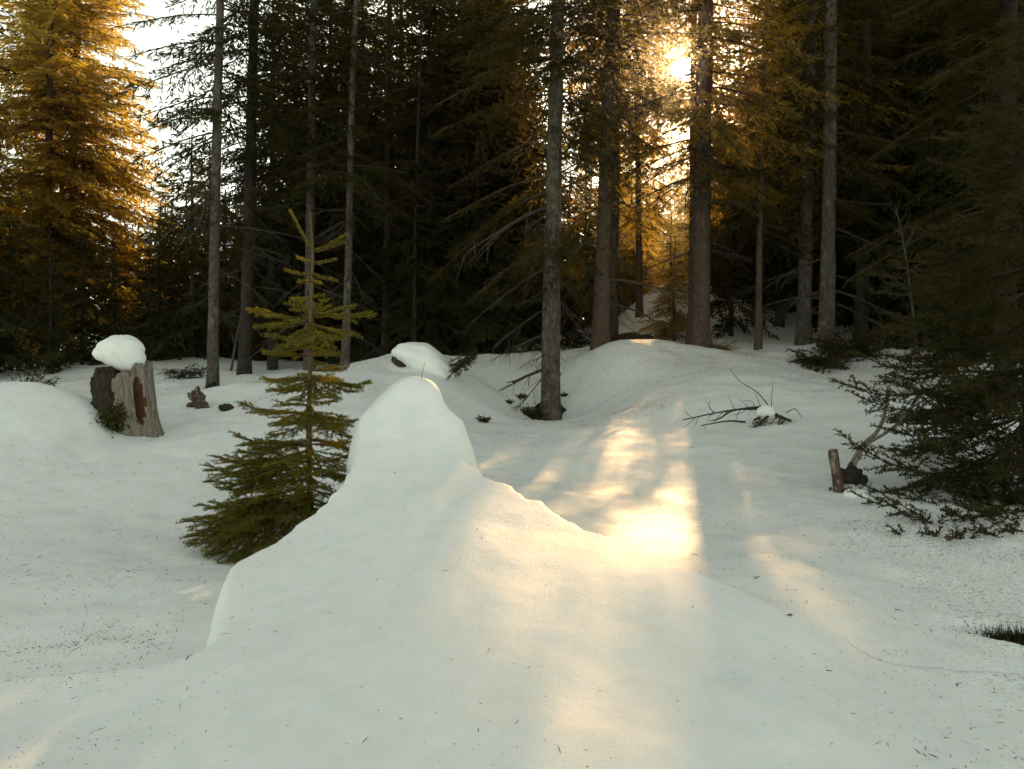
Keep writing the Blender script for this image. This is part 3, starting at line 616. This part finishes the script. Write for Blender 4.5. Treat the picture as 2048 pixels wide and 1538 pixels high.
# ---- young spruce leaning out from behind the mound
def young_spruce():
    D = 4.75; g = np.random.default_rng(5)
    base = P(618, 1035, D); base[2] = float(G(base[0], base[1]))-0.05
    root = empty('young_spruce', base, 'young spruce with golden green shoots growing behind the snow mound', 'tree')
    ax = curve([base, P(619, 980, D), P(618, 860, D), P(620, 740, D), P(621, 640, D), P(624, 540, D), P(625, 500, D), P(620, 426, D)], 40)
    rad = np.interp(ax[:, 2], [base[2], ax[-1, 2]], [0.021, 0.005])
    t = add_mesh('trunk', *tube(ax-base, rad, 8, 3, 0.05), BARK_YOUNG, root, smooth=True)
    k = ax[:, 2] > P(0, 640, D)[2]; q = ax[k]-base; sg = np.diff(q, axis=0); ln = np.linalg.norm(sg, axis=1)
    add_mesh('needles', *quads(needles(q[:-1], sg/ln[:, None], ln, g, 0.0008, 0.017, 0.0016, 1.2)), NEEDLE_YOUNG, t)['kind'] = 'stuff'
    B = [(500,580,422,0,0),(503,692,470,-.05,.12),(503,688,484,.05,0),(523,594,515,.05,.0),(527,674,519,0,0),(550,570,541,0,0),(548,668,560,0,.2),(562,597,563,-.1,0),(560,642,566,.15,0),
         (595,590,600,0,0),(592,648,590,.05,0),
         (636,499,625,0,.9),(638,505,650,-.1,.8),(636,747,636,0,.9),(634,710,611,.1,.7),(640,712,664,-.12,.8),(634,602,604,.3,.5),(634,640,606,.3,.5),(640,588,682,-.32,.6),(642,652,692,-.32,.6),
         (672,528,664,.05,.7),(684,548,690,-.15,.7),(672,683,676,0,.7),(690,668,702,-.15,.8),(695,556,708,-.1,.6),(716,532,712,.05,.6),(716,652,729,.1,.4),(700,600,690,.35,.6),(700,655,700,.35,.6),
         (752,527,749,0,.9),(756,545,778,-.2,.9),(756,733,762,0,.9),(748,692,725,.05,.7),(760,713,782,-.15,.8),(762,595,795,-.35,.8),(762,655,802,-.35,.8),(752,590,755,.35,.8),(752,660,758,.35,.8),
         (800,672,800,-.1,.9),(806,560,806,.1,.9),(812,590,842,-.35,.9),(812,660,850,-.35,.9),(832,488,812,0,.95),(838,716,842,0,.9),(842,702,872,-.1,.9),(850,540,860,-.2,1),(840,570,835,.35,.9),(840,680,835,.35,.9),
         (884,474,868,0,1),(890,467,893,-.1,1),(886,703,882,.1,.9),(894,560,935,-.4,1),(894,660,935,-.42,1),(886,520,880,.3,1),(886,690,880,.35,1),
         (922,424,905,0,1),(928,407,926,-.05,1),(934,407,953,-.15,1),(924,472,905,.22,1),(924,708,905,.1,.9),(930,738,955,0,1),(940,520,985,-.42,1),(940,620,980,-.5,1),
         (962,430,976,-.1,1),(970,394,1001,-.12,1),(964,480,962,.25,1),(974,500,1040,-.45,1),(974,590,1040,-.5,1),(970,690,1000,-.2,1),
         (1000,356,1040,-.08,1.1),(1005,366,1068,-.2,1.1),(1010,378,1086,-.25,1.1),(1014,412,1110,-.32,1.05),(1018,456,1131,-.4,1.05),(1018,530,1100,-.5,1),(1000,420,1030,.15,1),(1000,500,1010,.3,1),(1010,650,1060,-.35,1),(1010,440,1075,-.35,1),(1012,480,1060,-.2,1),(1012,400,1060,.05,1)]
    for (ya, tx, ty, dd, sd) in B:
        a = at_h(ax, P(0, ya+g.uniform(-9, 9)*(ya > 600), D)[2]); e = P(tx+g.uniform(-8, 8)*(ya > 600), ty+g.uniform(-9, 9)*(ya > 600), D+dd+g.uniform(-.06, .06)); l = np.linalg.norm(e-a); v = e-a
        low = ya > 740
        m1 = a+v*0.35+UP*l*(-0.02 if low else -0.03); m2 = a+v*0.72+UP*l*(-0.07 if low else 0.0)
        if ya > 980: m1 += UP*l*0.05; m2 += UP*l*0.02
        path = curve([a, m1, m2, e], max(6, int(l/0.04)))
        fat = sd <= 0.2
        _yb(path, g, root, base, sd, fat, ya, l)
    return root
def _yb(path, g, root, base, sd, fat, ya, l):
    (p, d, L), wood = fine_branch(path-base, g, side=sd, first=0.12 if sd > .2 else 0.55, spacing=0.05 if ya < 760 else 0.042, tw=0.58 if not fat else 0.2, rad=0.004+0.005*l, second=ya > 740, flat=0.12)
    o = add_mesh('branch', *wood, TWIG, root)
    sp = 0.0008 if fat else (0.0010 if ya < 760 else 0.0017)
    add_mesh('needles', *quads(needles(p, d, L, g, sp, 0.018 if ya < 760 else 0.015, 0.0016)), NEEDLE_YOUNG, o)['kind'] = 'stuff'
young_spruce()

# ---- near dark spruce at the right edge
def near_spruce():
    D = 6.3; g = np.random.default_rng(15)
    base = P(2060, 1000, D); base[2] = float(G(base[0], base[1]))-0.05; h = 3.5
    root = empty('near_spruce', base, 'dense dark spruce with drooping branches at the right edge, nearest the camera', 'tree')
    ax = curve([base, base+[0.0, 0, h*0.5], base+[0.03, 0, h]], 24)
    add_mesh('trunk', *tube(ax-base, np.linspace(0.06, 0.008, 24), 8, 3, 0.05), BARK_DARK, root, smooth=True)
    jobs = []
    z = 0.35
    while z < h-0.1:
        f = z/h; r = 1.5*(1-f)**0.55
        for k in range(9):
            az = g.uniform(PI*0.35, PI*1.65)
            l = r*g.uniform(0.6, 1.1); el = 0.15-0.35*(1-f)+g.normal()*0.1
            a = at_h(ax, base[2]+z); e = a+l*np.array([math.cos(az)*math.cos(el), math.sin(az)*math.cos(el), math.sin(el)-0.12])
            jobs.append((a, e, l))
        z += 0.17*g.uniform(0.8, 1.2)
    for (ya, tx, ty, dd) in [(985,1668,858,-.2),(1000,1702,984,-.7),(1020,1782,1062,-1.55),(1010,1850,1058,-1.6),(1000,1905,1062,-1.65),(1000,1960,1052,-1.6),(990,2020,1050,-1.6),(980,1830,1030,-1.3),(970,1890,1012,-1.2),(990,1765,1002,-1.2),(960,1940,1000,-1.3),(940,1855,872,-.4),(760,1655,755,-.1),(800,1690,780,-.2),(740,1700,700,.1),(820,1745,850,-.3),(700,1740,640,0),(980,1940,1065,-.9),(1000,1990,1040,-1.0),(960,1770,975,-.5),(930,1800,930,-.6)]:
        a = at_h(ax, P(0, ya, D)[2]); e = P(tx, ty, D+dd); jobs.append((a, e, np.linalg.norm(e-a)))
    for a, e, l in jobs:
        v = e-a; path = curve([a, a+v*0.35-UP*l*0.05, a+v*0.72-UP*l*0.08, e], max(6, int(l/0.06)))
        (p, d, L), wood = fine_branch(path-base, g, side=0.9, first=0.2, spacing=0.075, tw=0.34, rad=0.005+0.004*l, second=True, flat=0.4, bare=0.12)
        o = add_mesh('branch', *wood, TWIG, root)
        add_mesh('needles', *quads(needles(p, d, L, g, 0.0060, 0.026, 0.0040)), NEEDLE_DARK, o)['kind'] = 'stuff'
near_spruce()

# ------------------------------------------------------------------ old stump with its snow cap
def ring_grid(nz, na, f):
    zz = np.linspace(0, 1, nz)[:, None]*np.ones(na); th = np.ones((nz, 1))*np.linspace(0, 2*PI, na, endpoint=False)
    V = f(zz, th); i = np.arange(nz-1)[:, None]; j = np.arange(na)[None]
    F = np.stack([i*na+j, i*na+(j+1) % na, (i+1)*na+(j+1) % na, (i+1)*na+j], -1).reshape(-1, 4)
    return V.reshape(-1, 3), F, zz, th
def subset(V, F):
    u, inv = np.unique(F, return_inverse=True); return V[u], inv.reshape(F.shape)
def old_stump():
    D = 7.7; c = P(258, 868, D); c[2] = float(G(c[0], c[1]))-0.12; H = P(0, 741, D)[2]-c[2]
    root = empty('old_stump', c, 'broken grey tree stump with peeling bark under a snow cap', 'tree stump')
    na, nz = 120, 44
    a_cam = -PI/2
    def ang(t, a): return np.abs(((t-a+PI) % (2*PI))-PI)
    def f(z, t):
        r = 0.235*(1-0.10*z)+0.09*np.exp(-z*5)*(0.6+0.4*np.cos(5*t))
        r = r+0.010*vnoise(t*12, z*1.2, 3)+0.006*vnoise(t*40, z*1.5, 4)
        dark = ang(t, a_cam-0.95) < 0.75
        r = r+np.where(dark, 0.022+0.018*vnoise(t*14, z*14, 6), 0)
        hol = np.exp(-((ang(t, a_cam+0.86)/0.17)**4+((z-0.55)/0.28)**4)); r = r-0.075*hol
        tear = 0.10*vnoise(t*4.5, 0*t, 8)+0.05*vnoise(t*13, 0*t, 9)+0.05*np.cos(t-0.4)
        zz = z*H*(1+tear*z**2)
        k = np.where(z > 0.985, 0.06, 1.0); r = r*k
        return np.stack([r*np.cos(t)*1.08-0.05*z, r*np.sin(t)*0.9, zz], -1)
    V, F, zz, th = ring_grid(nz, na, f)
    fz = zz.ravel()[F].mean(1); ft = th.ravel()[F[:, 0]]
    hol = (ang(ft, a_cam+0.86)/0.19)**2+((fz-0.55)/0.30)**2 < 1
    edge = 0.80+0.10*vnoise(fz*6, fz*0, 4)
    dark = ((ang(ft, a_cam-0.88) < edge) | (ang(ft, PI/2) < 1.2)) & ~hol
    for nm, m, mt in (('bare_wood', ~hol & ~dark, WOOD_GREY), ('bark', dark, STUMP_BARK), ('rotten_hollow', hol, WOOD_ROT)):
        add_mesh(nm, *subset(V, F[m]), mt, root, smooth=True)
    g = np.random.default_rng(3)
    mc = P(225, 835, D-0.28)-c; n = 500
    b = mc+g.standard_normal((n, 3))*np.array([0.055, 0.045, 0.055]); dr = unit(g.standard_normal((n, 3))+[0, -.4, -.3])
    add_mesh('moss_clump', *quads(kites(b, dr, g.uniform(.03, .07, n), g.uniform(.005, .012, n), g.standard_normal((n, 3)))), MOSS, root)['kind'] = 'stuff'
    # snow cap
    sc = P(243, 702, D-0.03); na2, nz2 = 72, 40
    lob = [((-1, 0, -0.12), 0.30, 0.36), ((0.15, 0, 1), 0.10, 0.6), ((0.95, 0, 0.25), 0.12, 0.45), ((0.25, -0.2, -1), 0.32, 0.55), ((-0.5, 0, .55), 0.06, .4), ((0, -1, 0), 0.1, .8), ((.75, -.1, -.75), .16, .35)]
    def blob(z, t):
        ph = z*PI; d = np.stack([np.sin(ph)*np.cos(t), np.sin(ph)*np.sin(t), -np.cos(ph)], -1)
        r = 0.70+0*z
        for v, am, sg in lob:
            v = np.array(v, float); v /= np.linalg.norm(v); r = r+am*np.exp(-((1-d@v)/sg**2))
        r = r+0.05*vnoise(d[..., 0]*3.1+9, d[..., 2]*3.1+d[..., 1]*2, 5)+0.02*vnoise(d[..., 0]*8+9, d[..., 2]*8+d[..., 1]*5, 6)
        return d*r[..., None]*np.array([0.235, 0.20, 0.172])
    V, F, _, _ = ring_grid(nz2, na2, blob)
    o = add_mesh('snow_lump', V, F, SNOW, smooth=True); o.location = tuple(sc)
    tag(o, 'lump of snow balanced on top of the broken grey stump', 'snow lump')
old_stump()

# ---- small buried stump with a rounded snow hood in the middle distance
def hooded_stump():
    D = 11.0; c = P(802, 722, D); c[2] = P(0, 735, D)[2]
    root = empty('small_stump', c, 'little dark stump poking out under a hood of snow, left of centre', 'tree stump')
    V, F, _, _ = ring_grid(14, 24, lambda z, t: np.stack([(0.11+0.015*vnoise(t*6, z*5, 2))*np.cos(t), (0.11+0.015*vnoise(t*6, z*5, 2))*np.sin(t), z*(P(0, 700, D)[2]-c[2])], -1))
    add_mesh('stump_wood', V, F, STUMP_BARK, root, smooth=True)
    sc = P(850, 726, D)
    def hood(z, t):
        ph = z*PI; d = np.stack([np.sin(ph)*np.cos(t), np.sin(ph)*np.sin(t), -np.cos(ph)], -1)
        r = 1+0.06*vnoise(d[..., 0]*3+4, d[..., 2]*3+d[..., 1]*2, 7)
        p = d*r[..., None]*np.array([0.38, 0.34, 0.25])
        left = sstep(0.05, -0.3, p[..., 0])                    # overhanging left lip
        p[..., 2] = p[..., 2]*(1-0.35*left)+0.13*left-0.16*sstep(0, .38, p[..., 0])
        p[..., 0] -= 0.02*left
        return p
    V, F, _, _ = ring_grid(36, 60, hood); o = add_mesh('snow_hood', V, F, SNOW, smooth=True); o.location = tuple(sc)
    tag(o, 'rounded hood of snow overhanging the little dark stump', 'snow cap')
hooded_stump()

# ---- dark hollow and moss lumps round the large grey trunk
def kite_clump(name, c, n, sc, L, w, mat, label, cat, seed, up=0.4, group=None, floor=True):
    g = np.random.default_rng(seed); b = g.standard_normal((n, 3))*np.array(sc)*0.6
    if floor: b[:, 2] = np.abs(b[:, 2])
    dr = unit(g.standard_normal((n, 3))*[1, 1, .6]+[0, 0, up])
    V, F = quads(kites(b, dr, g.uniform(.5, 1.2, n)*L, g.uniform(.6, 1.2, n)*w, g.standard_normal((n, 3))))
    o = add_mesh(name, V, F, mat); o.location = tuple(float(q) for q in c); o['kind'] = 'thing'; return tag(o, label, cat, group)
def on_ground(px, py, d, dz=0.0):
    p = P(px, py, d); p[2] = float(G(p[0], p[1]))+dz; return p
def lump(name, c, size, mat, label, cat, seed, rough=0.25, group=None):
    def f(z, t):
        ph = z*PI; d = np.stack([np.sin(ph)*np.cos(t), np.sin(ph)*np.sin(t), -np.cos(ph)], -1)
        r = 1+rough*vnoise(d[..., 0]*2.3+seed, d[..., 2]*2.3+d[..., 1]*1.7, seed)+rough*.6*vnoise(d[..., 0]*6+seed, d[..., 2]*6+d[..., 1]*5, seed+1)
        return d*r[..., None]*np.array(size)
    V, F, _, _ = ring_grid(18, 28, f); o = add_mesh(name, V, F, mat); o.location = tuple(float(q) for q in c)
    return tag(o, label, cat, group)
lump('earth_patch', on_ground(1102, 808, 11.84, 0.03), (0.22, 0.22, 0.13), EARTH, 'dark bare earth in the melted hollow round the large grey trunk', 'earth', 41, 0.2)
kite_clump('bilberry_shrub', on_ground(1062, 805, 11.6), 700, (0.14, 0.14, 0.10), 0.07, 0.010, NEEDLE_DARK, 'low green shrub at the left foot of the large grey trunk', 'shrub', 42)
for k, (px, py, d, s, lb) in enumerate([(1042, 772, 11.9, 0.055, 'small dark moss lump uphill left of the large grey trunk'), (1052, 792, 11.6, 0.065, 'wider dark moss lump just left of the large grey trunk'),
                                       (1018, 797, 11.4, 0.045, 'tiny moss lump furthest left of the large grey trunk'), (968, 841, 9.7, 0.055, 'dark tuft alone on the snow between mound and large trunk'), (1128, 757, 12.0, 0.04, 'tiny dark tuft right behind the large grey trunk')]):
    kite_clump('moss_tuft', on_ground(px, py, d), 160, (s, s, s*0.7), s*0.9, s*0.18, MOSS, lb, 'moss', 60+k, group='moss tufts by the large trunk')
# ---- uprooted brown clump, mossy log and sprigs behind the stump at left
lump('root_clump', on_ground(398, 808, 9.6, 0.03), (0.11, 0.09, 0.10), POLE_BARK, 'torn brown root clump on the snow right of the broken grey stump', 'root', 44, 0.75)
lump('bark_chunk', on_ground(452, 815, 9.3, 0.02), (0.06, 0.05, 0.045), STUMP_BARK, 'small chunk of bark lying right of the torn root clump', 'bark', 45, 0.4)
def log(name, pts, r, mat, label, cat='log', wob=0.06):
    pts = np.array(pts); c = pts[0].copy(); V, F = tube(curve(pts-c, 14), np.linspace(r, r*0.75, 14), 10, 4, wob, cap=True)
    o = add_mesh(name, V, F, mat, smooth=False); o.location = tuple(c); return tag(o, label, cat)
log('fallen_log', [P(372, 818, 10.2), P(398, 792, 10.7), P(428, 768, 11.3)], 0.045, EARTH, 'short dark mossy log leaning at the foot of the slim grey spruce')
log('fallen_log', [P(1400, 640, 21.5), P(1470, 622, 21.5), P(1560, 612, 21.8)], 0.16, EARTH, 'dark fallen log lying at the forest edge behind the sunlit trunk')
lump('earth_bank', on_ground(1468, 665, 17.2, 0.12), (0.42, 0.3, 0.20), EARTH, 'dark undercut earth bank in the snow right of the sunlit trunk', 'earth bank', 47, 0.35)
lump('earth_bank', on_ground(1622, 660, 17.0, 0.06), (0.16, 0.15, 0.16), EARTH, 'small dark hole of bare earth between the spruce pair', 'earth bank', 48, 0.3)
lump('earth_bank', on_ground(1265, 684, 13.9, 0.08), (0.30, 0.2, 0.08), EARTH, 'low dark brown hummock on the crest behind the golden light', 'earth bank', 49, 0.35)
lump('root_clump', on_ground(1326, 688, 13.8, 0.05), (0.07, 0.06, 0.05), STUMP_BARK, 'dark broken stub sticking from the snow left of the sunlit trunk', 'root', 50, 0.4)
# ---- low shrubs and little spruces, made of drooping sprays
def spray_bush(name, c, n, lmin, lmax, mat, label, cat, seed, el=(-0.1, 0.9), az=(0, 6.28), h=0.1):
    g = np.random.default_rng(seed); K, W = [], []; PROTO = FINE
    root = empty(name, c, label, cat)
    for k in range(n):
        ln = g.uniform(lmin, lmax); L = min(PROTO, key=lambda q: abs(q-ln)); kq, wq = PROTO[L][g.integers(3)]; a = (np.array([0, 0, g.uniform(0, h)]), g.uniform(*az), g.uniform(*el), g.uniform(.1, .5), g.normal()*.4)
        K.append(place(kq, L, ln, *a)); W.append((place(wq[0], L, ln, *a), wq[1]))
    tag(add_mesh('foliage', *quads(np.concatenate(K).reshape(-1, 4, 3)), mat, root), None, kind='stuff'); tag(add_mesh('stems', *join(W), TWIG, root), None, kind='stuff')
    return root
spray_bush('spruce_shrub', on_ground(1640, 728, 11.9), 40, 0.3, 0.65, NEEDLE_DARK, 'low dark green shrub at the foot of the spruce pair', 'shrub', 71, (-.1, .6))
spray_bush('spruce_shrub', on_ground(1715, 715, 12.4), 40, 0.4, 0.9, NEEDLE_DARK, 'taller dark shrub right of the spruce pair', 'shrub', 72, (0, 1.0))
spray_bush('spruce_shrub', on_ground(48, 800, 10.8), 24, 0.25, 0.5, NEEDLE_DARK, 'small spruce shrub half sunk in snow at the left edge', 'shrub', 73, (0.1, 1.1))
spray_bush('spruce_shrub', on_ground(372, 745, 13.2), 20, 0.25, 0.5, NEEDLE_DARK, 'small dark spruce sprigs left of the slim grey spruce', 'shrub', 74, (-.1, .6))
spray_bush('spruce_shrub', on_ground(1438, 700, 13.6), 14, 0.2, 0.4, NEEDLE, 'little green spruce shoots right beside the sunlit trunk', 'shrub', 75, (0, .7))
spray_bush('spruce_shrub', on_ground(1330, 668, 15.8, 0.12), 12, 0.3, 0.7, NEEDLE_SUNLIT, 'low gold-lit spruce spray left of the sunlit trunk', 'shrub', 76, (-.1, .3))
spray_bush('drooping_branch', P(955, 715, 10.9), 9, 0.35, 0.62, NEEDLE_DARK, 'drooping green spruce branch touching the snow beyond the mound', 'branch', 77, (-.5, -.1), (PI*0.8, PI*1.3))
# ---- bare sticks
def stick(name, pts, r, mat, label, cat, twigs=0, seed=0, r1=0.3):
    g = np.random.default_rng(seed); pts = np.array(pts); c = pts[0].copy(); cv = curve(pts-c, 18); parts = [tube(cv, np.linspace(r, r*r1, 18), 6, seed, 0.06)]
    for k in range(twigs):
        i = g.integers(4, 17); t = unit(cv[i]-cv[i-1]); dr = unit(t+g.standard_normal(3)*0.7); l = g.uniform(.08, .3)*np.linalg.norm(cv[-1]-cv[0])*0.6
        parts.append(tube(np.array([cv[i], cv[i]+dr*l*.5, cv[i]+dr*l+UP*l*.1]), np.array([r*.4, r*.3, r*.12]), 4))
    o = add_mesh(name, *join(parts), mat, smooth=True); o.location = tuple(c); return tag(o, label, cat)
stick('leaning_sapling', [P(462, 742, 11.6), P(472, 680, 11.6), P(484, 620, 11.7), P(487, 560, 11.8)], 0.018, DEAD, 'thin bare leaning sapling between the two left spruce trunks', 'sapling', 8, 3)
stick('bare_shrub', [P(1835, 700, 9.0), P(1818, 560, 9.0), P(1806, 480, 9.1), P(1790, 410, 9.1)], 0.013, DEAD, 'bare twiggy shrub in front of the dark forest at right', 'shrub', 16, 5)
stick('grass_blade', [P(842, 764, 4.62), P(845, 745, 4.62), P(850, 724, 4.6)], 0.0022, STRAW, 'single dry grass blade standing on the mound crest', 'grass', 0, 6)
rs = empty('bare_bush', on_ground(1704, 925, 6.6), 'bush with two curved bare stems beside the near spruce', 'shrub')
c0 = np.array(rs.location)
for pts, r in (([P(1700, 935, 6.6), P(1722, 895, 6.6), P(1755, 862, 6.6), P(1771, 820, 6.6), P(1777, 770, 6.6)], 0.019), ([P(1706, 938, 6.55), P(1730, 893, 6.55), P(1780, 860, 6.5), P(1815, 825, 6.5), P(1835, 790, 6.5)], 0.013)):
    add_mesh('stem', *tube(curve(pts, 20)-c0, np.linspace(r, r*.7, 20), 8, 2, .05), WOOD_GREY, rs, smooth=True)
lump('earth_patch', on_ground(1702, 945, 6.45, 0.05), (0.09, 0.07, 0.08), STUMP_BARK, 'brown earth and roots at the foot of the bare bush', 'earth', 52, 0.4)
# ---- cut pole
sp = on_ground(1683, 992, 6.1, -0.08); tip = P(1665, 900, 6.1)
st = empty('cut_pole', sp, 'cut slanting pole with flaky bark stuck in the snow at right', 'pole')
ax = np.array([[0, 0, 0], (tip-sp)*0.12, (tip-sp)*0.3, (tip-sp)*0.65, tip-sp]); ax = curve(ax, 14)
add_mesh('pole_bark', *tube(ax, np.interp(np.linspace(0, 1, 14), [0, .25, 1], [0.062, 0.040, 0.031]), 14, 3, 0.05), POLE_BARK, st, smooth=True)
e = tip-sp; add_mesh('cut_end', *tube(np.array([e-unit(e)*0.004, e+unit(e)*0.003]), 0.029, 14, cap=True), WOOD_GREY, st)
lump('snow_lump', on_ground(1712, 1000, 6.0, -0.02), (0.10, 0.08, 0.07), SNOW, 'small lump of snow leaning on the cut slanting pole', 'snow lump', 55, 0.12)
# ---- fallen dead branch on the slope
D = 8.5
fb = empty('fallen_branch', on_ground(1535, 843, D), 'dead fallen branch with thin twigs and a ball of snow on the slope', 'branch'); c0 = np.array(fb.location)
g = np.random.default_rng(91)
def fstick(pts, r, r1=0.4): add_mesh('stick', *tube(curve([P(*q) for q in pts], 14)-c0, np.linspace(r, r*r1, 14), 5, 2, .05), TWIG, fb, smooth=True)
fstick([(1534,812,8.45),(1480,818,8.4),(1430,826,8.35),(1365,840,8.3)], .012)
fstick([(1520,818,8.5),(1470,820,8.5),(1440,836,8.3),(1420,842,8.2)], .010)
fstick([(1490,844,8.3),(1455,842,8.2),(1402,851,8.1)], .011)
fstick([(1542,822,8.5),(1555,832,8.4),(1582,842,8.35)], .022, .6)
fstick([(1545,824,8.5),(1530,838,8.3),(1520,848,8.2)], .018, .6)
fstick([(1540,815,8.5),(1515,785,8.6),(1480,762,8.6),(1458,735,8.7)], .006, .3)
fstick([(1543,815,8.5),(1544,790,8.5),(1546,760,8.5)], .004, .4)
fstick([(1572,826,8.5),(1590,818,8.5),(1604,836,8.4)], .005, .5)
for k in range(30):
    x = g.uniform(1500, 1580); y = np.interp(x, [1500, 1545, 1580], [842, 822, 840]); fstick([(x, y, 8.45), (x+g.uniform(-14, 10), y+g.uniform(6, 14), 8.4), (x+g.uniform(-26, 16), y+g.uniform(14, 26), 8.35)], .005, .4)
for k in range(16):
    x = g.uniform(1385, 1530); y = np.interp(x, [1365, 1430, 1480, 1534], [840, 826, 818, 812]); s = g.choice([-1, 1]); fstick([(x, y, 8.4), (x-g.uniform(4, 12), y+s*g.uniform(6, 14), 8.4), (x-g.uniform(8, 30), y+s*g.uniform(12, 36), 8.45)], .0035, .4)
lump('snow_ball', P(1531, 823, 8.42), (0.09, 0.08, 0.065), SNOW, 'round ball of snow sitting on the fallen dead branch', 'snow lump', 56, 0.1)
# ---- heather tuft bottom right
def heather():
    g = np.random.default_rng(8); c = on_ground(2030, 1268, 3.28, -0.015); n = 1300
    root = empty('heather_tuft', c, 'dark heather tuft in a melted hollow at the lower right edge', 'heather')
    b = np.stack([g.normal(0.02, .10, n), g.normal(0, .045, n), np.full(n, 0.0)+g.uniform(0, .02, n)], -1)
    dr = unit(np.stack([g.normal(0, .8, n), g.normal(0, .7, n), np.ones(n)], -1))
    tag(add_mesh('stems', *quads(kites(b, dr, g.uniform(.03, .105, n), g.uniform(.0012, .0030, n), g.standard_normal((n, 3)))), GRASS, root), None, kind='stuff')
    def f(z, t):
        ph = z*PI; d = np.stack([np.sin(ph)*np.cos(t), np.sin(ph)*np.sin(t), -np.cos(ph)], -1); r = 1+.55*vnoise(d[..., 0]*5+3, d[..., 1]*5, 3)
        return d*r[..., None]*np.array([.17, .08, .045])
    V, F, _, _ = ring_grid(16, 30, f); add_mesh('soil', V+[0.03, 0, 0], F, EARTH, root)
heather()
# ---- scattered twigs, one by one
TW = [(75, 1120, 'pale dead sprig lying on the snow at far left'), (5, 1170, 'twig cut off by the left picture edge'), (372, 1322, 'dark curved twig on the mound\'s lower left flank'), (1790, 1222, 'brown bark flake on the littered snow at right'),
      (1645, 1345, 'thin curved twig on the mound\'s right flank'), (1910, 1378, 'dark twig near the right edge below the heather'), (1395, 1112, 'twig at the edge of the sunlit patch beyond the mound'), (1242, 1388, 'tiny twig on the lower mound face'),
      (1890, 1420, 'fine straight twig low at right'), (1585, 1232, 'small curled twig right of the sunlit patch'), (1510, 1160, 'short dark twig beyond the mound\'s right edge'), (960, 842, None), (1470, 905, 'thin crooked twig below the fallen branch'),
      (1640, 1100, 'twig on the flat snow below the cut pole'), (430, 818, 'curled twig beside the torn root clump')]
for k, (px, py, lb) in enumerate(TW):
    if lb is None: continue
    g = np.random.default_rng(700+k)
    d = 2.0
    for d in np.arange(1.9, 16, 0.05):           # where the line of sight meets the snow
        q = P(px, py, d)
        if float(top_height(q[:1], q[1:2])[0]) >= q[2]: break
    q[2] += 0.004; l = 0.022*d**0.6*g.uniform(0.6, 1.3); a = g.uniform(0, 6.28)
    cv = [[0, 0, 0], [l*.35*math.cos(a), l*.35*math.sin(a), .006], [l*.7*math.cos(a+.5), l*.7*math.sin(a+.5), .004], [l*math.cos(a), l*math.sin(a)+.005, .008]]
    parts = [tube(curve(cv, 8), np.linspace(.0018, .0008, 8), 5)]
    for j in range(g.integers(0, 3)):
        b = np.array(cv[1+j % 2])+g.normal(0, .002, 3); parts.append(tube(np.array([b, b+g.normal(0, l*.15, 3)*[1, 1, .3], b+g.normal(0, l*.22, 3)*[1, 1, .2]]), np.array([.0015, .0012, .0008]), 4))
    o = add_mesh('twig', *join(parts), TWIG); o.location = tuple(q); tag(o, lb, 'twig', 'twigs on the snow')
# ---- needle litter: thousands of bits, one mass
def litter():
    g = np.random.default_rng(99); N = 800000
    y = 1.6+14.5*g.random(N)**1.5; x = (g.random(N)*2-1)*(0.66*y+1.3)
    dn = litter_density(x, y); cl = np.clip(0.25+1.5*fbm(x*0.9, y*2.0, 77, 5), 0.015, 1.8)
    keep = g.random(N) < np.clip(0.025+0.62*dn**1.3*cl, 0, 1); x = x[keep]; y = y[keep]
    k2 = np.ones(len(x), bool); q = np.nonzero((y < 5.1) & (np.abs(x) < 2.3))[0]; s, _, ins = sdf(x[q], y[q]); k2[q] = ((~ins) | (g.random(len(q)) < 0.16+0.84*sstep(0.6, 1.4, np.abs(x[q])))) & ~((s > -0.05) & (s < 0.12)); x = x[k2]; y = y[k2]
    z = top_height(x, y)+0.003; n = len(x); a = g.uniform(0, 6.28, n)
    dx = np.zeros(n); dy = np.full(n, 0.12)
    d = np.stack([np.cos(a), np.sin(a), dx*np.cos(a)+dy*np.sin(a)+g.normal(0, .12, n)], -1)
    K = kites(np.stack([x, y, z], -1), d, g.choice([.006, .011, .020, .045], n, p=[.46, .36, .145, .035])*g.uniform(.7, 1.3, n)*(0.8+0.05*y), g.uniform(.0008, .0018, n)*(0.8+0.08*y), np.stack([-dx, -dy, np.ones(n)], -1)+g.normal(0, .3, (n, 3)))
    o = add_mesh('needle_litter', *quads(K), LITTER); tag(o, 'spruce needles and bark crumbs strewn over the old snow', 'litter', kind='stuff')
litter()

# ------------------------------------------------------------------ haze volume added for the glow round the low sun
hv = np.array([[x, y, z] for z in (-4.0, 34.0) for y in (-60.0, 150.0) for x in (-110.0, 110.0)])
hz = add_mesh('haze', hv, np.array([[0, 2, 3, 1], [4, 5, 7, 6], [0, 1, 5, 4], [2, 6, 7, 3], [0, 4, 6, 2], [1, 3, 7, 5]]), bpy.data.materials.new('haze'))
hm = hz.data.materials[0]; hm.use_nodes = True; nt = hm.node_tree; nt.nodes.clear()
pv = nt.nodes.new('ShaderNodeVolumePrincipled'); ho = nt.nodes.new('ShaderNodeOutputMaterial'); nt.links.new(pv.outputs[0], ho.inputs['Volume'])
pv.inputs['Density'].default_value = 0.0011; pv.inputs['Anisotropy'].default_value = 0.96; pv.inputs['Color'].default_value = (1.0, 0.96, 0.90, 1)
tag(hz, 'added haze volume that makes the glow round the low sun', kind='stuff')
